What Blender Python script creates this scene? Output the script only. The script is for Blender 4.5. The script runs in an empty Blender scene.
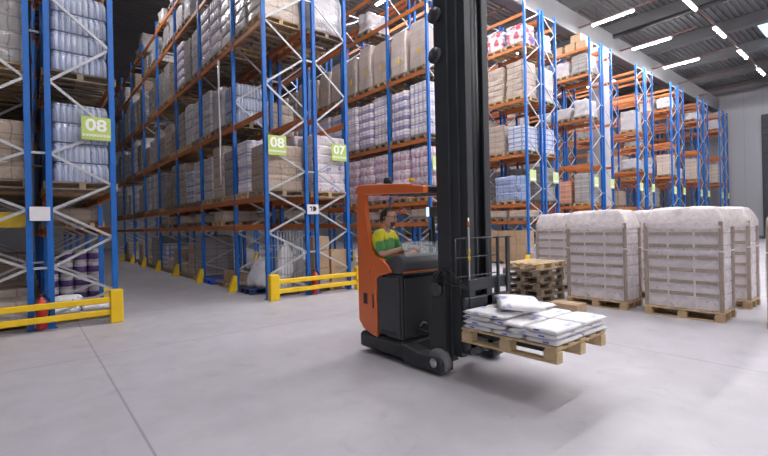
import bpy, bmesh, math, random
from mathutils import Vector, Matrix, noise
R = math.radians
rnd = random.Random(7)
scn = bpy.context.scene
col = scn.collection

# ------------------------------------------------------------------ materials
def mat(name, color, rough=0.6, metal=0.0, vary=0.0, vscale=6.0, bump=0.0, bscale=40.0, coat=0.0,
        objvar=0.0, emit=None, estr=0.0, second=None, sscale=3.0, samount=0.5, spec=0.5, trans=0.0):
    m = bpy.data.materials.new(name); m.use_nodes = True
    nt = m.node_tree; N = nt.nodes; L = nt.links
    b = N['Principled BSDF']
    b.inputs['Roughness'].default_value = rough
    b.inputs['Metallic'].default_value = metal
    b.inputs['Specular IOR Level'].default_value = spec
    b.inputs['Coat Weight'].default_value = coat
    b.inputs['Coat Roughness'].default_value = 0.25
    b.inputs['Transmission Weight'].default_value = trans
    c = (*color, 1)
    b.inputs['Base Color'].default_value = c
    tc = N.new('ShaderNodeTexCoord')
    out = None
    if vary or second or objvar:
        rgb = N.new('ShaderNodeRGB'); rgb.outputs[0].default_value = c; out = rgb.outputs[0]
        if second:
            n = N.new('ShaderNodeTexNoise'); n.inputs['Scale'].default_value = sscale; n.inputs['Detail'].default_value = 4
            L.new(tc.outputs['Object'], n.inputs['Vector'])
            r = N.new('ShaderNodeValToRGB'); r.color_ramp.elements[0].position = samount - .04; r.color_ramp.elements[1].position = samount + .04
            L.new(n.outputs['Fac'], r.inputs['Fac'])
            mx = N.new('ShaderNodeMix'); mx.data_type = 'RGBA'
            L.new(r.outputs['Color'], mx.inputs['Factor']); L.new(out, mx.inputs['A']); mx.inputs['B'].default_value = (*second, 1)
            out = mx.outputs['Result']
        hsv = N.new('ShaderNodeHueSaturation'); L.new(out, hsv.inputs['Color'])
        val = None
        if vary:
            n = N.new('ShaderNodeTexNoise'); n.inputs['Scale'].default_value = vscale; n.inputs['Detail'].default_value = 5
            L.new(tc.outputs['Object'], n.inputs['Vector'])
            mr = N.new('ShaderNodeMapRange'); mr.inputs['From Min'].default_value = .3; mr.inputs['From Max'].default_value = .7
            mr.inputs['To Min'].default_value = 1 - vary; mr.inputs['To Max'].default_value = 1 + vary
            L.new(n.outputs['Fac'], mr.inputs['Value']); val = mr.outputs['Result']
        if objvar:
            oi = N.new('ShaderNodeObjectInfo')
            mr = N.new('ShaderNodeMapRange'); mr.inputs['To Min'].default_value = 1 - objvar; mr.inputs['To Max'].default_value = 1 + objvar
            L.new(oi.outputs['Random'], mr.inputs['Value'])
            if val is None: val = mr.outputs['Result']
            else:
                mu = N.new('ShaderNodeMath'); mu.operation = 'MULTIPLY'; L.new(val, mu.inputs[0]); L.new(mr.outputs['Result'], mu.inputs[1]); val = mu.outputs[0]
        if val is not None: L.new(val, hsv.inputs['Value'])
        out = hsv.outputs['Color']
        L.new(out, b.inputs['Base Color'])
    if bump:
        n = N.new('ShaderNodeTexNoise'); n.inputs['Scale'].default_value = bscale; n.inputs['Detail'].default_value = 3
        L.new(tc.outputs['Object'], n.inputs['Vector'])
        bp = N.new('ShaderNodeBump'); bp.inputs['Strength'].default_value = bump; bp.inputs['Distance'].default_value = .02
        L.new(n.outputs['Fac'], bp.inputs['Height']); L.new(bp.outputs['Normal'], b.inputs['Normal'])
    if emit:
        b.inputs['Emission Color'].default_value = (*emit, 1); b.inputs['Emission Strength'].default_value = estr
    return m

def grid_mat(name, base, line, sx=.4, sz=.3, mortar=.03, second=None, rough=.42, coat=.45, bump=.4, objvar=.15, bands=None, blotch=None):
    """packs or cartons seen through film: a brick pattern on both visible sides, optional printed bands and blotches"""
    m = bpy.data.materials.new(name); m.use_nodes = True
    nt = m.node_tree; N = nt.nodes; L = nt.links; b = N['Principled BSDF']
    b.inputs['Roughness'].default_value = rough; b.inputs['Coat Weight'].default_value = coat; b.inputs['Coat Roughness'].default_value = .16
    tc = N.new('ShaderNodeTexCoord'); sp = N.new('ShaderNodeSeparateXYZ'); L.new(tc.outputs['Object'], sp.inputs[0])
    ad = N.new('ShaderNodeMath'); ad.operation = 'ADD'; L.new(sp.outputs['X'], ad.inputs[0]); L.new(sp.outputs['Y'], ad.inputs[1])
    cb = N.new('ShaderNodeCombineXYZ'); L.new(ad.outputs[0], cb.inputs['X']); L.new(sp.outputs['Z'], cb.inputs['Y'])
    dn = N.new('ShaderNodeTexNoise'); dn.inputs['Scale'].default_value = 3.0; dn.inputs['Detail'].default_value = 3; L.new(tc.outputs['Object'], dn.inputs['Vector'])
    dv = N.new('ShaderNodeVectorMath'); dv.operation = 'MULTIPLY_ADD'; L.new(dn.outputs['Color'], dv.inputs[0]); dv.inputs[1].default_value = (.10, .07, 0); L.new(cb.outputs[0], dv.inputs[2])
    br = N.new('ShaderNodeTexBrick'); L.new(dv.outputs[0], br.inputs['Vector'])
    br.offset = 0.0; br.inputs['Scale'].default_value = 1; br.inputs['Brick Width'].default_value = sx; br.inputs['Row Height'].default_value = sz
    br.inputs['Mortar Size'].default_value = mortar * .5; br.inputs['Mortar Smooth'].default_value = .3
    br.inputs['Color1'].default_value = (*base, 1); br.inputs['Color2'].default_value = (*(second or [c * .9 for c in base]), 1)
    br.inputs['Mortar'].default_value = (*line, 1)
    out = br.outputs['Color']
    if bands:
        bc, freq, duty = bands
        mu = N.new('ShaderNodeMath'); mu.operation = 'MULTIPLY'; L.new(sp.outputs['Z'], mu.inputs[0]); mu.inputs[1].default_value = freq
        fr = N.new('ShaderNodeMath'); fr.operation = 'FRACT'; L.new(mu.outputs[0], fr.inputs[0])
        lt = N.new('ShaderNodeMath'); lt.operation = 'LESS_THAN'; L.new(fr.outputs[0], lt.inputs[0]); lt.inputs[1].default_value = duty
        mx = N.new('ShaderNodeMix'); mx.data_type = 'RGBA'; L.new(lt.outputs[0], mx.inputs['Factor']); L.new(out, mx.inputs['A']); mx.inputs['B'].default_value = (*bc, 1)
        out = mx.outputs['Result']
    for bl in (blotch or []):
        bc, scale, thr = bl
        n = N.new('ShaderNodeTexNoise'); n.inputs['Scale'].default_value = scale; n.inputs['Detail'].default_value = 2
        L.new(tc.outputs['Object'], n.inputs['Vector'])
        r = N.new('ShaderNodeValToRGB'); r.color_ramp.elements[0].position = thr; r.color_ramp.elements[1].position = thr + .05
        L.new(n.outputs['Fac'], r.inputs['Fac'])
        mx = N.new('ShaderNodeMix'); mx.data_type = 'RGBA'; L.new(r.outputs['Color'], mx.inputs['Factor']); L.new(out, mx.inputs['A']); mx.inputs['B'].default_value = (*bc, 1)
        out = mx.outputs['Result']
    hsv = N.new('ShaderNodeHueSaturation'); L.new(out, hsv.inputs['Color'])
    oi = N.new('ShaderNodeObjectInfo'); mr = N.new('ShaderNodeMapRange'); mr.inputs['To Min'].default_value = 1 - objvar; mr.inputs['To Max'].default_value = 1 + objvar
    L.new(oi.outputs['Random'], mr.inputs['Value']); L.new(mr.outputs['Result'], hsv.inputs['Value'])
    L.new(hsv.outputs['Color'], b.inputs['Base Color'])
    n = N.new('ShaderNodeTexNoise'); n.inputs['Scale'].default_value = 11; n.inputs['Detail'].default_value = 5; n.inputs['Distortion'].default_value = .8
    L.new(tc.outputs['Object'], n.inputs['Vector'])
    bp = N.new('ShaderNodeBump'); bp.inputs['Strength'].default_value = bump; bp.inputs['Distance'].default_value = .06
    L.new(n.outputs['Fac'], bp.inputs['Height']); L.new(bp.outputs['Normal'], b.inputs['Normal'])
    return m

def floor_mat():
    m = bpy.data.materials.new('polished_concrete'); m.use_nodes = True
    nt = m.node_tree; N = nt.nodes; L = nt.links; b = N['Principled BSDF']
    tc = N.new('ShaderNodeTexCoord')
    def ns(s, d=5, dist=0.0):
        n = N.new('ShaderNodeTexNoise'); n.inputs['Scale'].default_value = s; n.inputs['Detail'].default_value = d
        n.inputs['Distortion'].default_value = dist; L.new(tc.outputs['Object'], n.inputs['Vector']); return n.outputs['Fac']
    def mrange(v, a, c, lo, hi):
        r = N.new('ShaderNodeMapRange'); r.inputs['From Min'].default_value = a; r.inputs['From Max'].default_value = c
        r.inputs['To Min'].default_value = lo; r.inputs['To Max'].default_value = hi; L.new(v, r.inputs['Value']); return r.outputs['Result']
    def mul(a, c):
        k = N.new('ShaderNodeMath'); k.operation = 'MULTIPLY'; L.new(a, k.inputs[0]); L.new(c, k.inputs[1]); return k.outputs[0]
    v = mul(mrange(ns(.5, 4, .6), .3, .7, .92, 1.07), mrange(ns(3.2, 6, .4), .3, .7, .94, 1.05))
    v = mul(v, mrange(ns(90, 3), .3, .7, .96, 1.04))
    v = mul(v, mrange(ns(1.4, 8, 2.5), .60, .72, 1.0, .86))
    sp = N.new('ShaderNodeSeparateXYZ'); L.new(tc.outputs['Object'], sp.inputs[0])
    for ax, off, period in (('X', .71, 5.36), ('Y', 6.9, 14.0)):
        a = N.new('ShaderNodeMath'); a.operation = 'SUBTRACT'; L.new(sp.outputs[ax], a.inputs[0]); a.inputs[1].default_value = off
        p = N.new('ShaderNodeMath'); p.operation = 'PINGPONG'; L.new(a.outputs[0], p.inputs[0]); p.inputs[1].default_value = period / 2
        v = mul(v, mrange(p.outputs[0], .006, .014, .62, 1.0))
    h = N.new('ShaderNodeHueSaturation'); h.inputs['Color'].default_value = (.485, .468, .508, 1); L.new(v, h.inputs['Value'])
    L.new(h.outputs['Color'], b.inputs['Base Color'])
    L.new(mrange(ns(2.0, 5), .3, .7, .34, .52), b.inputs['Roughness'])
    b.inputs['Specular IOR Level'].default_value = .45
    return m

def glass_mat(name, tint=(.9, .95, .95), mixf=.75):
    m = bpy.data.materials.new(name); m.use_nodes = True
    nt = m.node_tree; N = nt.nodes; L = nt.links
    b = N['Principled BSDF']; b.inputs['Base Color'].default_value = (*tint, 1); b.inputs['Roughness'].default_value = .08
    t = N.new('ShaderNodeBsdfTransparent'); t.inputs['Color'].default_value = (*tint, 1)
    mx = N.new('ShaderNodeMixShader'); mx.inputs[0].default_value = mixf
    L.new(b.outputs[0], mx.inputs[1]); L.new(t.outputs[0], mx.inputs[2])
    L.new(mx.outputs[0], N['Material Output'].inputs['Surface'])
    return m

M = {}
M['floor'] = floor_mat()
M['blue'] = mat('rack_blue_paint', (.002, .115, .44), .45, 0, .12, 4, objvar=.08)
M['orange_beam'] = mat('rack_orange_paint', (.50, .155, .04), .5, 0, .15, 3, objvar=.12)
M['galv'] = mat('galvanised_steel', (.46, .47, .49), .45, .35, .1, 5)
M['yellow'] = mat('safety_yellow_paint', (.85, .55, .01), .45, 0, .06, 6)
M['wood'] = mat('pallet_wood', (.50, .36, .20), .8, 0, .22, 9, .3, 60, objvar=.15)
M['wood_dark'] = mat('weathered_pallet_wood', (.27, .21, .15), .85, 0, .25, 9, .3, 60, objvar=.2)
M['wood_pale'] = mat('fresh_pallet_wood', (.66, .50, .29), .75, 0, .16, 12, .2, 60)
M['lath'] = mat('crate_lath_wood', (.34, .25, .175), .8, 0, .15, 10, objvar=.1)
M['orange'] = mat('truck_orange_paint', (.80, .165, .03), .38, 0, .04, 3, coat=.3)
M['black'] = mat('truck_black_paint', (.024, .026, .03), .5, 0, .15, 4)
M['mast'] = mat('mast_black_steel', (.045, .05, .056), .45, .1, .12, 3)
M['charcoal'] = mat('charcoal_plastic', (.045, .05, .056), .5, 0, .1, 8)
M['greyplastic'] = mat('grey_console_plastic', (.065, .07, .08), .45, 0, .1, 8)
M['chassis'] = mat('chassis_dark_grey', (.03, .034, .038), .55, 0, .3, 8, .1)
M['rubber'] = mat('wheel_polyurethane', (.20, .20, .21), .6, 0, .15, 10)
M['darkrubber'] = mat('dark_rubber', (.02, .02, .02), .8)
M['chrome'] = mat('bare_steel', (.6, .6, .62), .3, .9)
M['hose'] = mat('hydraulic_hose', (.015, .015, .017), .5)
M['glass'] = glass_mat('clear_windscreen')
M['screen'] = mat('lit_screen', (.2, .4, .6), .2, emit=(.55, .75, 1), estr=1.2)
M['white'] = mat('white_paint', (.8, .8, .8), .5)
M['placard'] = mat('placard_white', (.75, .73, .76), .5)
M['ink'] = mat('black_ink', (.02, .02, .025), .6)
M['lime'] = mat('lime_sign_board', (.46, .60, .13), .5)
M['limepale'] = mat('pale_lime_sign_board', (.60, .72, .34), .5)
M['signwhite'] = mat('sign_white_print', (.9, .9, .88), .5)
M['red'] = mat('extinguisher_red', (.5, .02, .02), .35, coat=.3)
M['carton'] = mat('brown_cardboard', (.46, .32, .20), .8, 0, .08, 5, objvar=.12)
M['carton_dull'] = mat('dull_cardboard', (.33, .25, .18), .85, 0, .1, 5, objvar=.18)
M['tape'] = mat('parcel_tape', (.62, .50, .34), .35)
M['sack'] = mat('white_woven_sack', (.93, .92, .93), .6, 0, .03, 6, .35, 14, second=(.30, .38, .78), sscale=5.5, samount=.635)
M['sackprint'] = mat('sack_blue_print', (.10, .16, .62), .55)
M['panelwhite'] = mat('wrapped_white_carton', (.86, .81, .83), .4, 0, .04, 5, .12, 9, coat=.35)
M['strap'] = mat('white_strapping', (.80, .76, .76), .4)
M['blueplastic'] = mat('blue_plastic', (.02, .12, .75), .4)
M['navyplastic'] = mat('navy_plastic', (.012, .03, .12), .45)
M['yellowplastic'] = mat('yellow_plastic_crate', (.62, .42, .02), .45, 0, .15, 4)
M['tub'] = mat('white_plastic_tub', (.66, .62, .66), .4)
M['tublabel'] = mat('purple_tub_label', (.11, .06, .20), .5)
M['litter'] = mat('clear_waste_film', (.80, .80, .83), .3, 0, .1, 6, .6, 9, coat=.5)
M['concrete'] = mat('grey_precast_concrete', (.10, .10, .103), .8, 0, .07, 1.2, .05, 30)
M['concrete_light'] = mat('pale_concrete', (.15, .148, .155), .8, 0, .06, 1.5)
M['column'] = mat('painted_column', (.42, .41, .43), .8, 0, .06, 1.5)
M['deck'] = mat('grey_roof_deck', (.17, .17, .175), .6, .2, .06, .7)
M['tray'] = mat('red_brown_conduit', (.16, .075, .06), .6)
M['duct'] = mat('black_duct', (.02, .02, .022), .6)
M['wall'] = None
M['darkdoor'] = mat('dark_steel_door', (.03, .033, .04), .6)
M['lamp'] = mat('tube_lamp', (.9, .9, .9), .4, emit=(1.0, .97, .985), estr=290.0)
M['lampcase'] = mat('lamp_housing', (.7, .7, .72), .5)
M['skylight'] = mat('skylight_pane', (.4, .6, .9), .3, emit=(.50, .72, 1.0), estr=1.6)
M['skin'] = mat('skin', (.62, .37, .28), .55)
M['hair'] = mat('dark_brown_hair', (.025, .016, .012), .6, 0, .2, 60)
M['shirt_green'] = mat('green_shirt_fabric', (.10, .33, .10), .85, 0, .08, 20)
M['shirt_yellow'] = mat('yellow_shirt_fabric', (.72, .68, .03), .85, 0, .05, 20)
M['trouser'] = mat('dark_trouser_fabric', (.03, .035, .05), .9)
M['ledblue'] = mat('blue_floor_marker', (.03, .12, .9), .4)
# product materials
M['p_white'] = grid_mat('wrapped_white_packs', (.66, .64, .65), (.40, .38, .40), .37, .33, .03)
M['p_grey'] = grid_mat('wrapped_grey_packs', (.35, .33, .325), (.20, .18, .18), .4, .28, .03)
M['p_beige'] = grid_mat('wrapped_beige_cartons', (.55, .46, .39), (.36, .29, .24), .4, .26, .025)
M['p_brown'] = grid_mat('wrapped_brown_cartons', (.40, .31, .24), (.24, .18, .13), .4, .3, .025)
M['p_taupe'] = grid_mat('wrapped_taupe_cartons', (.50, .43, .39), (.36, .30, .27), .55, .42, .02, coat=.4, bump=.35)
M['p_blue'] = grid_mat('blue_film_packs', (.30, .38, .58), (.16, .20, .36), .3, .3, .03, blotch=[((.62, .66, .76), 7, .64)], coat=.5)
M['p_bluewhite'] = grid_mat('blue_white_packs', (.60, .63, .71), (.22, .30, .56), .36, .2, .06, coat=.4)
M['p_purple'] = grid_mat('white_purple_rolls', (.74, .71, .76), (.46, .43, .52), .22, .12, .03, bands=((.36, .34, .54), 3.17, .42), coat=.3, bump=.15)
M['p_pale'] = grid_mat('white_lilac_rolls', (.78, .75, .79), (.55, .52, .60), .25, .14, .03, bands=((.50, .48, .64), 4.0, .22), coat=.35, bump=.2)
M['p_red'] = grid_mat('red_white_rolls', (.74, .66, .68), (.56, .46, .52), .2, .16, .02, bands=((.60, .40, .46), 3.17, .4), blotch=[((.36, .32, .56), 6, .57), ((.55, .22, .30), 7, .6)], coat=.3, bump=.15)
M['p_pink'] = grid_mat('white_pink_packs', (.78, .72, .75), (.62, .54, .60), .3, .2, .02, blotch=[((.70, .36, .42), 8, .6), ((.26, .30, .62), 6.5, .62)], coat=.45, bump=.4)
M['p_sacks'] = grid_mat('printed_sacks', (.68, .66, .70), (.5, .45, .5), .5, .18, .03, blotch=[((.60, .10, .14), 3.2, .52), ((.14, .17, .50), 2.7, .56)], coat=.4, bump=.4)
M['p_bottle'] = grid_mat('water_bottles_in_film', (.40, .45, .60), (.22, .27, .42), .105, .345, .015, second=(.46, .50, .62), coat=.7, rough=.25, bump=.3)
M['p_cloudy'] = grid_mat('clouded_film', (.52, .50, .52), (.44, .42, .44), .6, .5, .01, coat=.5, bump=.6)
M['p_redbox'] = grid_mat('salmon_cartons', (.56, .26, .18), (.62, .5, .42), .3, .25, .02)

def wall_mat():
    m = bpy.data.materials.new('grey_panel_wall'); m.use_nodes = True
    nt = m.node_tree; N = nt.nodes; L = nt.links; b = N['Principled BSDF']
    tc = N.new('ShaderNodeTexCoord'); sp = N.new('ShaderNodeSeparateXYZ'); L.new(tc.outputs['Object'], sp.inputs[0])
    ad = N.new('ShaderNodeMath'); ad.operation = 'ADD'; L.new(sp.outputs['X'], ad.inputs[0]); L.new(sp.outputs['Y'], ad.inputs[1])
    p = N.new('ShaderNodeMath'); p.operation = 'PINGPONG'; L.new(ad.outputs[0], p.inputs[0]); p.inputs[1].default_value = .6
    r = N.new('ShaderNodeMapRange'); L.new(p.outputs[0], r.inputs['Value']); r.inputs['From Min'].default_value = .01; r.inputs['From Max'].default_value = .03
    r.inputs['To Min'].default_value = .82; r.inputs['To Max'].default_value = 1
    h = N.new('ShaderNodeHueSaturation'); h.inputs['Color'].default_value = (.29, .29, .31, 1); L.new(r.outputs[0], h.inputs['Value'])
    L.new(h.outputs[0], b.inputs['Base Color']); b.inputs['Roughness'].default_value = .6
    return m
M['wall'] = wall_mat()

# ------------------------------------------------------------------ mesh helpers
class MB:
    def __init__(s): s.v = []; s.f = []; s.m = []; s.sm = []
    def add(s, vs, fs, mi=0, smooth=False):
        b = len(s.v); s.v.extend([tuple(p) for p in vs])
        for f in fs:
            s.f.append([b + i for i in f]); s.m.append(mi); s.sm.append(smooth)
        return s
    def box(s, lo, hi, mi=0, b=0.0):
        x0, y0, z0 = lo; x1, y1, z1 = hi
        if b <= 0:
            return s.add([(x0,y0,z0),(x1,y0,z0),(x1,y1,z0),(x0,y1,z0),(x0,y0,z1),(x1,y0,z1),(x1,y1,z1),(x0,y1,z1)],
                  [(0,3,2,1),(4,5,6,7),(0,1,5,4),(1,2,6,5),(2,3,7,6),(3,0,4,7)], mi)
        b = min(b, (x1-x0)*.49, (y1-y0)*.49, (z1-z0)*.49)
        def ring(d, z):
            a, c, e, g = x0 + d, y0 + d, x1 - d, y1 - d
            return [(a+b,c,z),(e-b,c,z),(e,c+b,z),(e,g-b,z),(e-b,g,z),(a+b,g,z),(a,g-b,z),(a,c+b,z)]
        vs = ring(b, z0)  # inset ring keeps its own chamfer
        vs = []
        for d, z in ((b, z0), (0, z0 + b), (0, z1 - b), (b, z1)):
            a, c, e, g = x0 + d, y0 + d, x1 - d, y1 - d
            k = b if d == 0 else b * .35
            vs += [(a+k,c,z),(e-k,c,z),(e,c+k,z),(e,g-k,z),(e-k,g,z),(a+k,g,z),(a,g-k,z),(a,c+k,z)]
        fs = [tuple(reversed(range(8))), tuple(range(24, 32))]
        for r_ in range(3):
            for i in range(8):
                j = (i + 1) % 8
                fs.append((r_*8+i, r_*8+j, r_*8+8+j, r_*8+8+i))
        return s.add(vs, fs, mi)
    def tube(s, pts, r, n=8, mi=0, cap=True, smooth=True):
        pts = [Vector(p) for p in pts]; vs = []; fs = []
        rr = r if isinstance(r, (list, tuple)) else [r] * len(pts)
        up = None
        for i, p in enumerate(pts):
            d = (pts[min(i+1, len(pts)-1)] - pts[max(i-1, 0)])
            d = d.normalized() if d.length > 1e-9 else Vector((0, 0, 1))
            if up is None:
                up = Vector((0, 0, 1)) if abs(d.z) < .9 else Vector((1, 0, 0))
            a = d.cross(up)
            if a.length < 1e-4: a = d.cross(Vector((0, 1, 0)))
            a.normalize(); b = d.cross(a).normalized()
            up = -b if False else up
            for k in range(n):
                t = 2 * math.pi * k / n
                vs.append(p + a * (rr[i] * math.cos(t)) + b * (rr[i] * math.sin(t)))
        for i in range(len(pts) - 1):
            for k in range(n):
                j = (k + 1) % n
                fs.append((i*n+k, i*n+j, i*n+n+j, i*n+n+k))
        s.add(vs, fs, mi, smooth)
        if cap:
            b = len(s.v) - len(vs)
            s.f.append([b + k for k in reversed(range(n))]); s.m.append(mi); s.sm.append(False)
            s.f.append([b + (len(pts)-1)*n + k for k in range(n)]); s.m.append(mi); s.sm.append(False)
        return s
    def bar(s, a, b, w, t, mi=0, side=None):
        """flat bar from a to b; width w along 'side' direction, thickness t"""
        a = Vector(a); b = Vector(b); d = (b - a).normalized()
        sd = Vector(side) if side else d.cross(Vector((0, 0, 1)))
        if sd.length < 1e-4: sd = Vector((1, 0, 0))
        sd = (sd - d * sd.dot(d)).normalized(); n = d.cross(sd)
        vs = []
        for p in (a, b):
            for u, v in ((-1,-1),(1,-1),(1,1),(-1,1)):
                vs.append(p + sd * (u*w/2) + n * (v*t/2))
        return s.add(vs, [(3,2,1,0),(4,5,6,7),(0,1,5,4),(1,2,6,5),(2,3,7,6),(3,0,4,7)], mi)
    def prism(s, outline, axis, lo, hi, mi=0, smooth=False):
        """outline: 2-D points; extruded along axis ('x': points are y,z; 'y': x,z; 'z': x,y)"""
        n = len(outline); vs = []
        for t in (lo, hi):
            for p, q in outline:
                vs.append((t,p,q) if axis == 'x' else (p,t,q) if axis == 'y' else (p,q,t))
        fs = [tuple(range(n)), tuple(reversed(range(n, 2*n)))]
        for i in range(n):
            j = (i + 1) % n; fs.append((i, n+i, n+j, j))
        return s.add(vs, fs, mi, smooth)
    def lathe(s, prof, c=(0,0,0), n=20, mi=0, axis='z', smooth=True):
        vs = []; fs = []
        for r, z in prof:
            for k in range(n):
                t = 2*math.pi*k/n; a, b_ = r*math.cos(t), r*math.sin(t)
                p = (a,b_,z) if axis == 'z' else (z,a,b_) if axis == 'x' else (b_,z,a)
                vs.append((c[0]+p[0], c[1]+p[1], c[2]+p[2]))
        for i in range(len(prof)-1):
            for k in range(n):
                j = (k+1) % n; fs.append((i*n+k, i*n+j, i*n+n+j, i*n+n+k))
        fs.append(tuple(reversed(range(n)))); fs.append(tuple(range((len(prof)-1)*n, len(prof)*n)))
        return s.add(vs, fs, mi, smooth)
    def mesh(s, name, *mats):
        me = bpy.data.meshes.new(name)
        me.from_pydata(s.v, [], s.f)
        for m in mats: me.materials.append(M[m] if isinstance(m, str) else m)
        for i, p in enumerate(me.polygons):
            p.material_index = s.m[i]; p.use_smooth = s.sm[i]
        bm = bmesh.new(); bm.from_mesh(me); bmesh.ops.recalc_face_normals(bm, faces=bm.faces); bm.to_mesh(me); bm.free()
        me.update()
        return me

def put(name, me, loc=(0,0,0), parent=None, rz=0.0):
    o = bpy.data.objects.new(name, me); col.objects.link(o)
    o.location = loc; o.rotation_euler = (0, 0, rz)
    if parent: o.parent = parent
    return o
def empty(name, loc=(0,0,0), parent=None, rz=0.0):
    o = bpy.data.objects.new(name, None); col.objects.link(o); o.location = loc; o.rotation_euler = (0,0,rz)
    o.empty_display_size = .1
    if parent: o.parent = parent
    return o
LABELS = {}
def tag(o, label, cat, group=None):
    n = len(label.split())
    if n > 16 or n < 4: print('LABEL LENGTH', n, label)
    if label in LABELS and (group is None or LABELS[label] != group): print('DUP LABEL', label)
    LABELS[label] = group
    o['label'] = label; o['category'] = cat
    if group: o['group'] = group
    return o
def struct(name, me, loc=(0,0,0)):
    o = put(name, me, loc); o['kind'] = 'structure'; return o

# ------------------------------------------------------------------ setting
Y0 = 9.5
XW = 45.4
CZ = 12.55
struct('floor', MB().box((-14, -14, -.2), (XW + .3, 50, 0)).mesh('floor', 'floor'))
# corrugated roof deck, ribs running along X
mb = MB(); pts = []
y = -14.0
while y < 50:
    pts += [(y, CZ), (y+.11, CZ), (y+.14, CZ+.08), (y+.24, CZ+.08)]; y += .27
vs = []; fs = []
for (yy, zz) in pts: vs += [(-14, yy, zz), (XW + .3, yy, zz)]
for i in range(len(pts)-1): fs.append((2*i, 2*i+1, 2*i+3, 2*i+2))
mb.add(vs, fs)
mb.box((-14, -14, CZ+.16), (XW+.3, 50, CZ+.4))
struct('ceiling', mb.mesh('ceiling', 'deck'))
struct('wall_right', MB().box((XW, -14, 0), (XW+.3, 50, CZ+.1)).mesh('wall_right', 'wall'))
struct('wall_left_unseen', MB().box((-14.3, -14, 0), (-14, 50, CZ+.1)).mesh('wall_left_unseen', 'wall'))  # out of view, added to keep world light off the left racks
struct('wall_back', MB().box((-14, 49.7, 0), (XW, 50, CZ+.1)).mesh('wall_back', 'wall'))
k = 0
for i in range(-7, 6):
    x = 20.5 + 4.7 * i
    if x < -13: continue
    k += 1
    mb = MB().prism([(x, CZ), (x, 11.95), (x+.22, 11.85), (x+.44, 11.95), (x+.44, CZ)], 'y', -14, 49.7)
    struct('ceiling_beam.%03d' % k, mb.mesh('roof_beam', 'concrete'))
struct('ceiling_girder', MB().box((-14, 10.2, 10.75), (XW, 10.75, 11.82), b=.03).mesh('girder', 'concrete_light'))
struct('pillar', MB().box((23.0, 10.0, 0), (23.8, 10.72, 10.74), b=.03).mesh('pillar', 'column'))
# door high dark gate on the right wall
d = MB().box((XW-.12, 3.4, 0), (XW-.002, 7.5, 9.86))
for i in range(20): d.box((XW-.16, 3.45, .1 + i*.48), (XW-.12, 7.45, .1 + i*.48 + .4), b=.02)
d1 = struct('door_1', d.mesh('door', 'darkdoor'))
w1 = struct('window_1', MB().box((31.9, 2.2, CZ-.04), (34.6, 5.4, CZ+.0), b=.005).mesh('skylight', 'skylight'))
fr = MB()
for (a, b) in (((31.8, 2.1), (34.7, 2.2)), ((31.8, 5.4), (34.7, 5.5)), ((31.8, 2.2), (31.9, 5.4)), ((34.6, 2.2), (34.7, 5.4))):
    fr.box((a[0], a[1], CZ-.1), (b[0], b[1], CZ-.01))
o = put('window_frame', fr.mesh('skylight_frame', 'concrete')); o.parent = w1
struct('trim_1', MB().box((XW-.05, -14, 0), (XW-.005, 50, .25)).mesh('kickboard', 'concrete'))

# duct along the roof
o = put('ceiling_duct', MB().tube([(24.9, -10, 11.7), (24.9, 13, 11.7)], .12, 12).mesh('duct', 'duct'))
tag(o, 'black round duct running under the roof between the strip lights', 'duct')

# lamps : tube + housing hung from a conduit
lamp_me = MB().box((-.045, -.9, -.05), (.045, .9, 0), b=.02).mesh('lamp_tube', 'lamp')
case_me = MB().box((-.10, -.95, 0.002), (.10, .95, .07), b=.015).mesh('lamp_case', 'lampcase')
wire_me = MB().tube([(0, -.7, .07), (0, -.7, 1.4)], .006, 5).mesh('lamp_wire', 'hose')
def lamp(x, y, z, rz, label, group=None):
    r = empty('ceiling_light', (x, y, z), rz=rz)
    put('tube', lamp_me, parent=r); put('housing', case_me, parent=r)
    put('suspension_wire', wire_me, parent=r); put('suspension_wire', wire_me, (0, 1.4, 0), parent=r)
    tag(r, label, 'light', group)
ORD = ['first','second','third','fourth','fifth','sixth','seventh','eighth','ninth','tenth','eleventh','twelfth','thirteenth']
for j, y in enumerate((6.0, 0.5, -5.0)):  # rows above and behind the viewer are unseen, added as fill light
    t = put('cable_tray', MB().box((-7, y-.04, 11.09), (XW-.1, y+.04, 11.14)).mesh('cable_tray', 'tray'))
    tag(t, ['thin conduit carrying the line of short-looking lamps across the roof', 'thin unseen conduit carrying fill lamps across the hall above the viewer', 'thin unseen conduit carrying fill lamps across the hall behind the viewer'][j], 'conduit')
    for i in range(10):
        x = -2 + 4.7 * i + (22.3 - 21.5 + 0.0)
        x = 22.3 + 4.7 * (i - (5 if j == 0 else 6))
        if j < 2 and x < 3: continue
        lamp(x, y, 11.0, R(90), f'{ORD[i]} lamp of the line crossing towards the grey end wall' if j == 0 else f'{ORD[i]} fill lamp of the unseen line hung {["", "above", "behind"][j]} the viewer')
for i in range(-1, 8):
    x = 6.9 + 4.7 * i
    t = put('cable_tray', MB().box((x-.04, 6.6, 11.09), (x+.04, 30, 11.14)).mesh('cable_tray', 'tray'))
    tag(t, f'{ORD[i+1]} thin red-brown conduit along the racks counted from the left', 'conduit')
    for j, y in enumerate((8.65, 13.35, 18.05, 22.75)):
        if j > 1 and i not in (-1, 1, 2, 3): continue
        if i == -1 and j != 2: continue
        if i == 0 and j > 0: continue
        if i > 5: continue
        lamp(x, y, 11.0, 0, f'{ORD[j]} strip light on the {ORD[i+1]} conduit along the racks')

# ------------------------------------------------------------------ racks
LEV = [1.75, 2.42, 4.4, 6.55, 8.65, 9.9]
PH = 10.3
def frames_y(n): return [Y0, Y0 + 1.9] + [Y0 + 1.9 + 2.8 * i for i in range(1, n - 1)]
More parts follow.
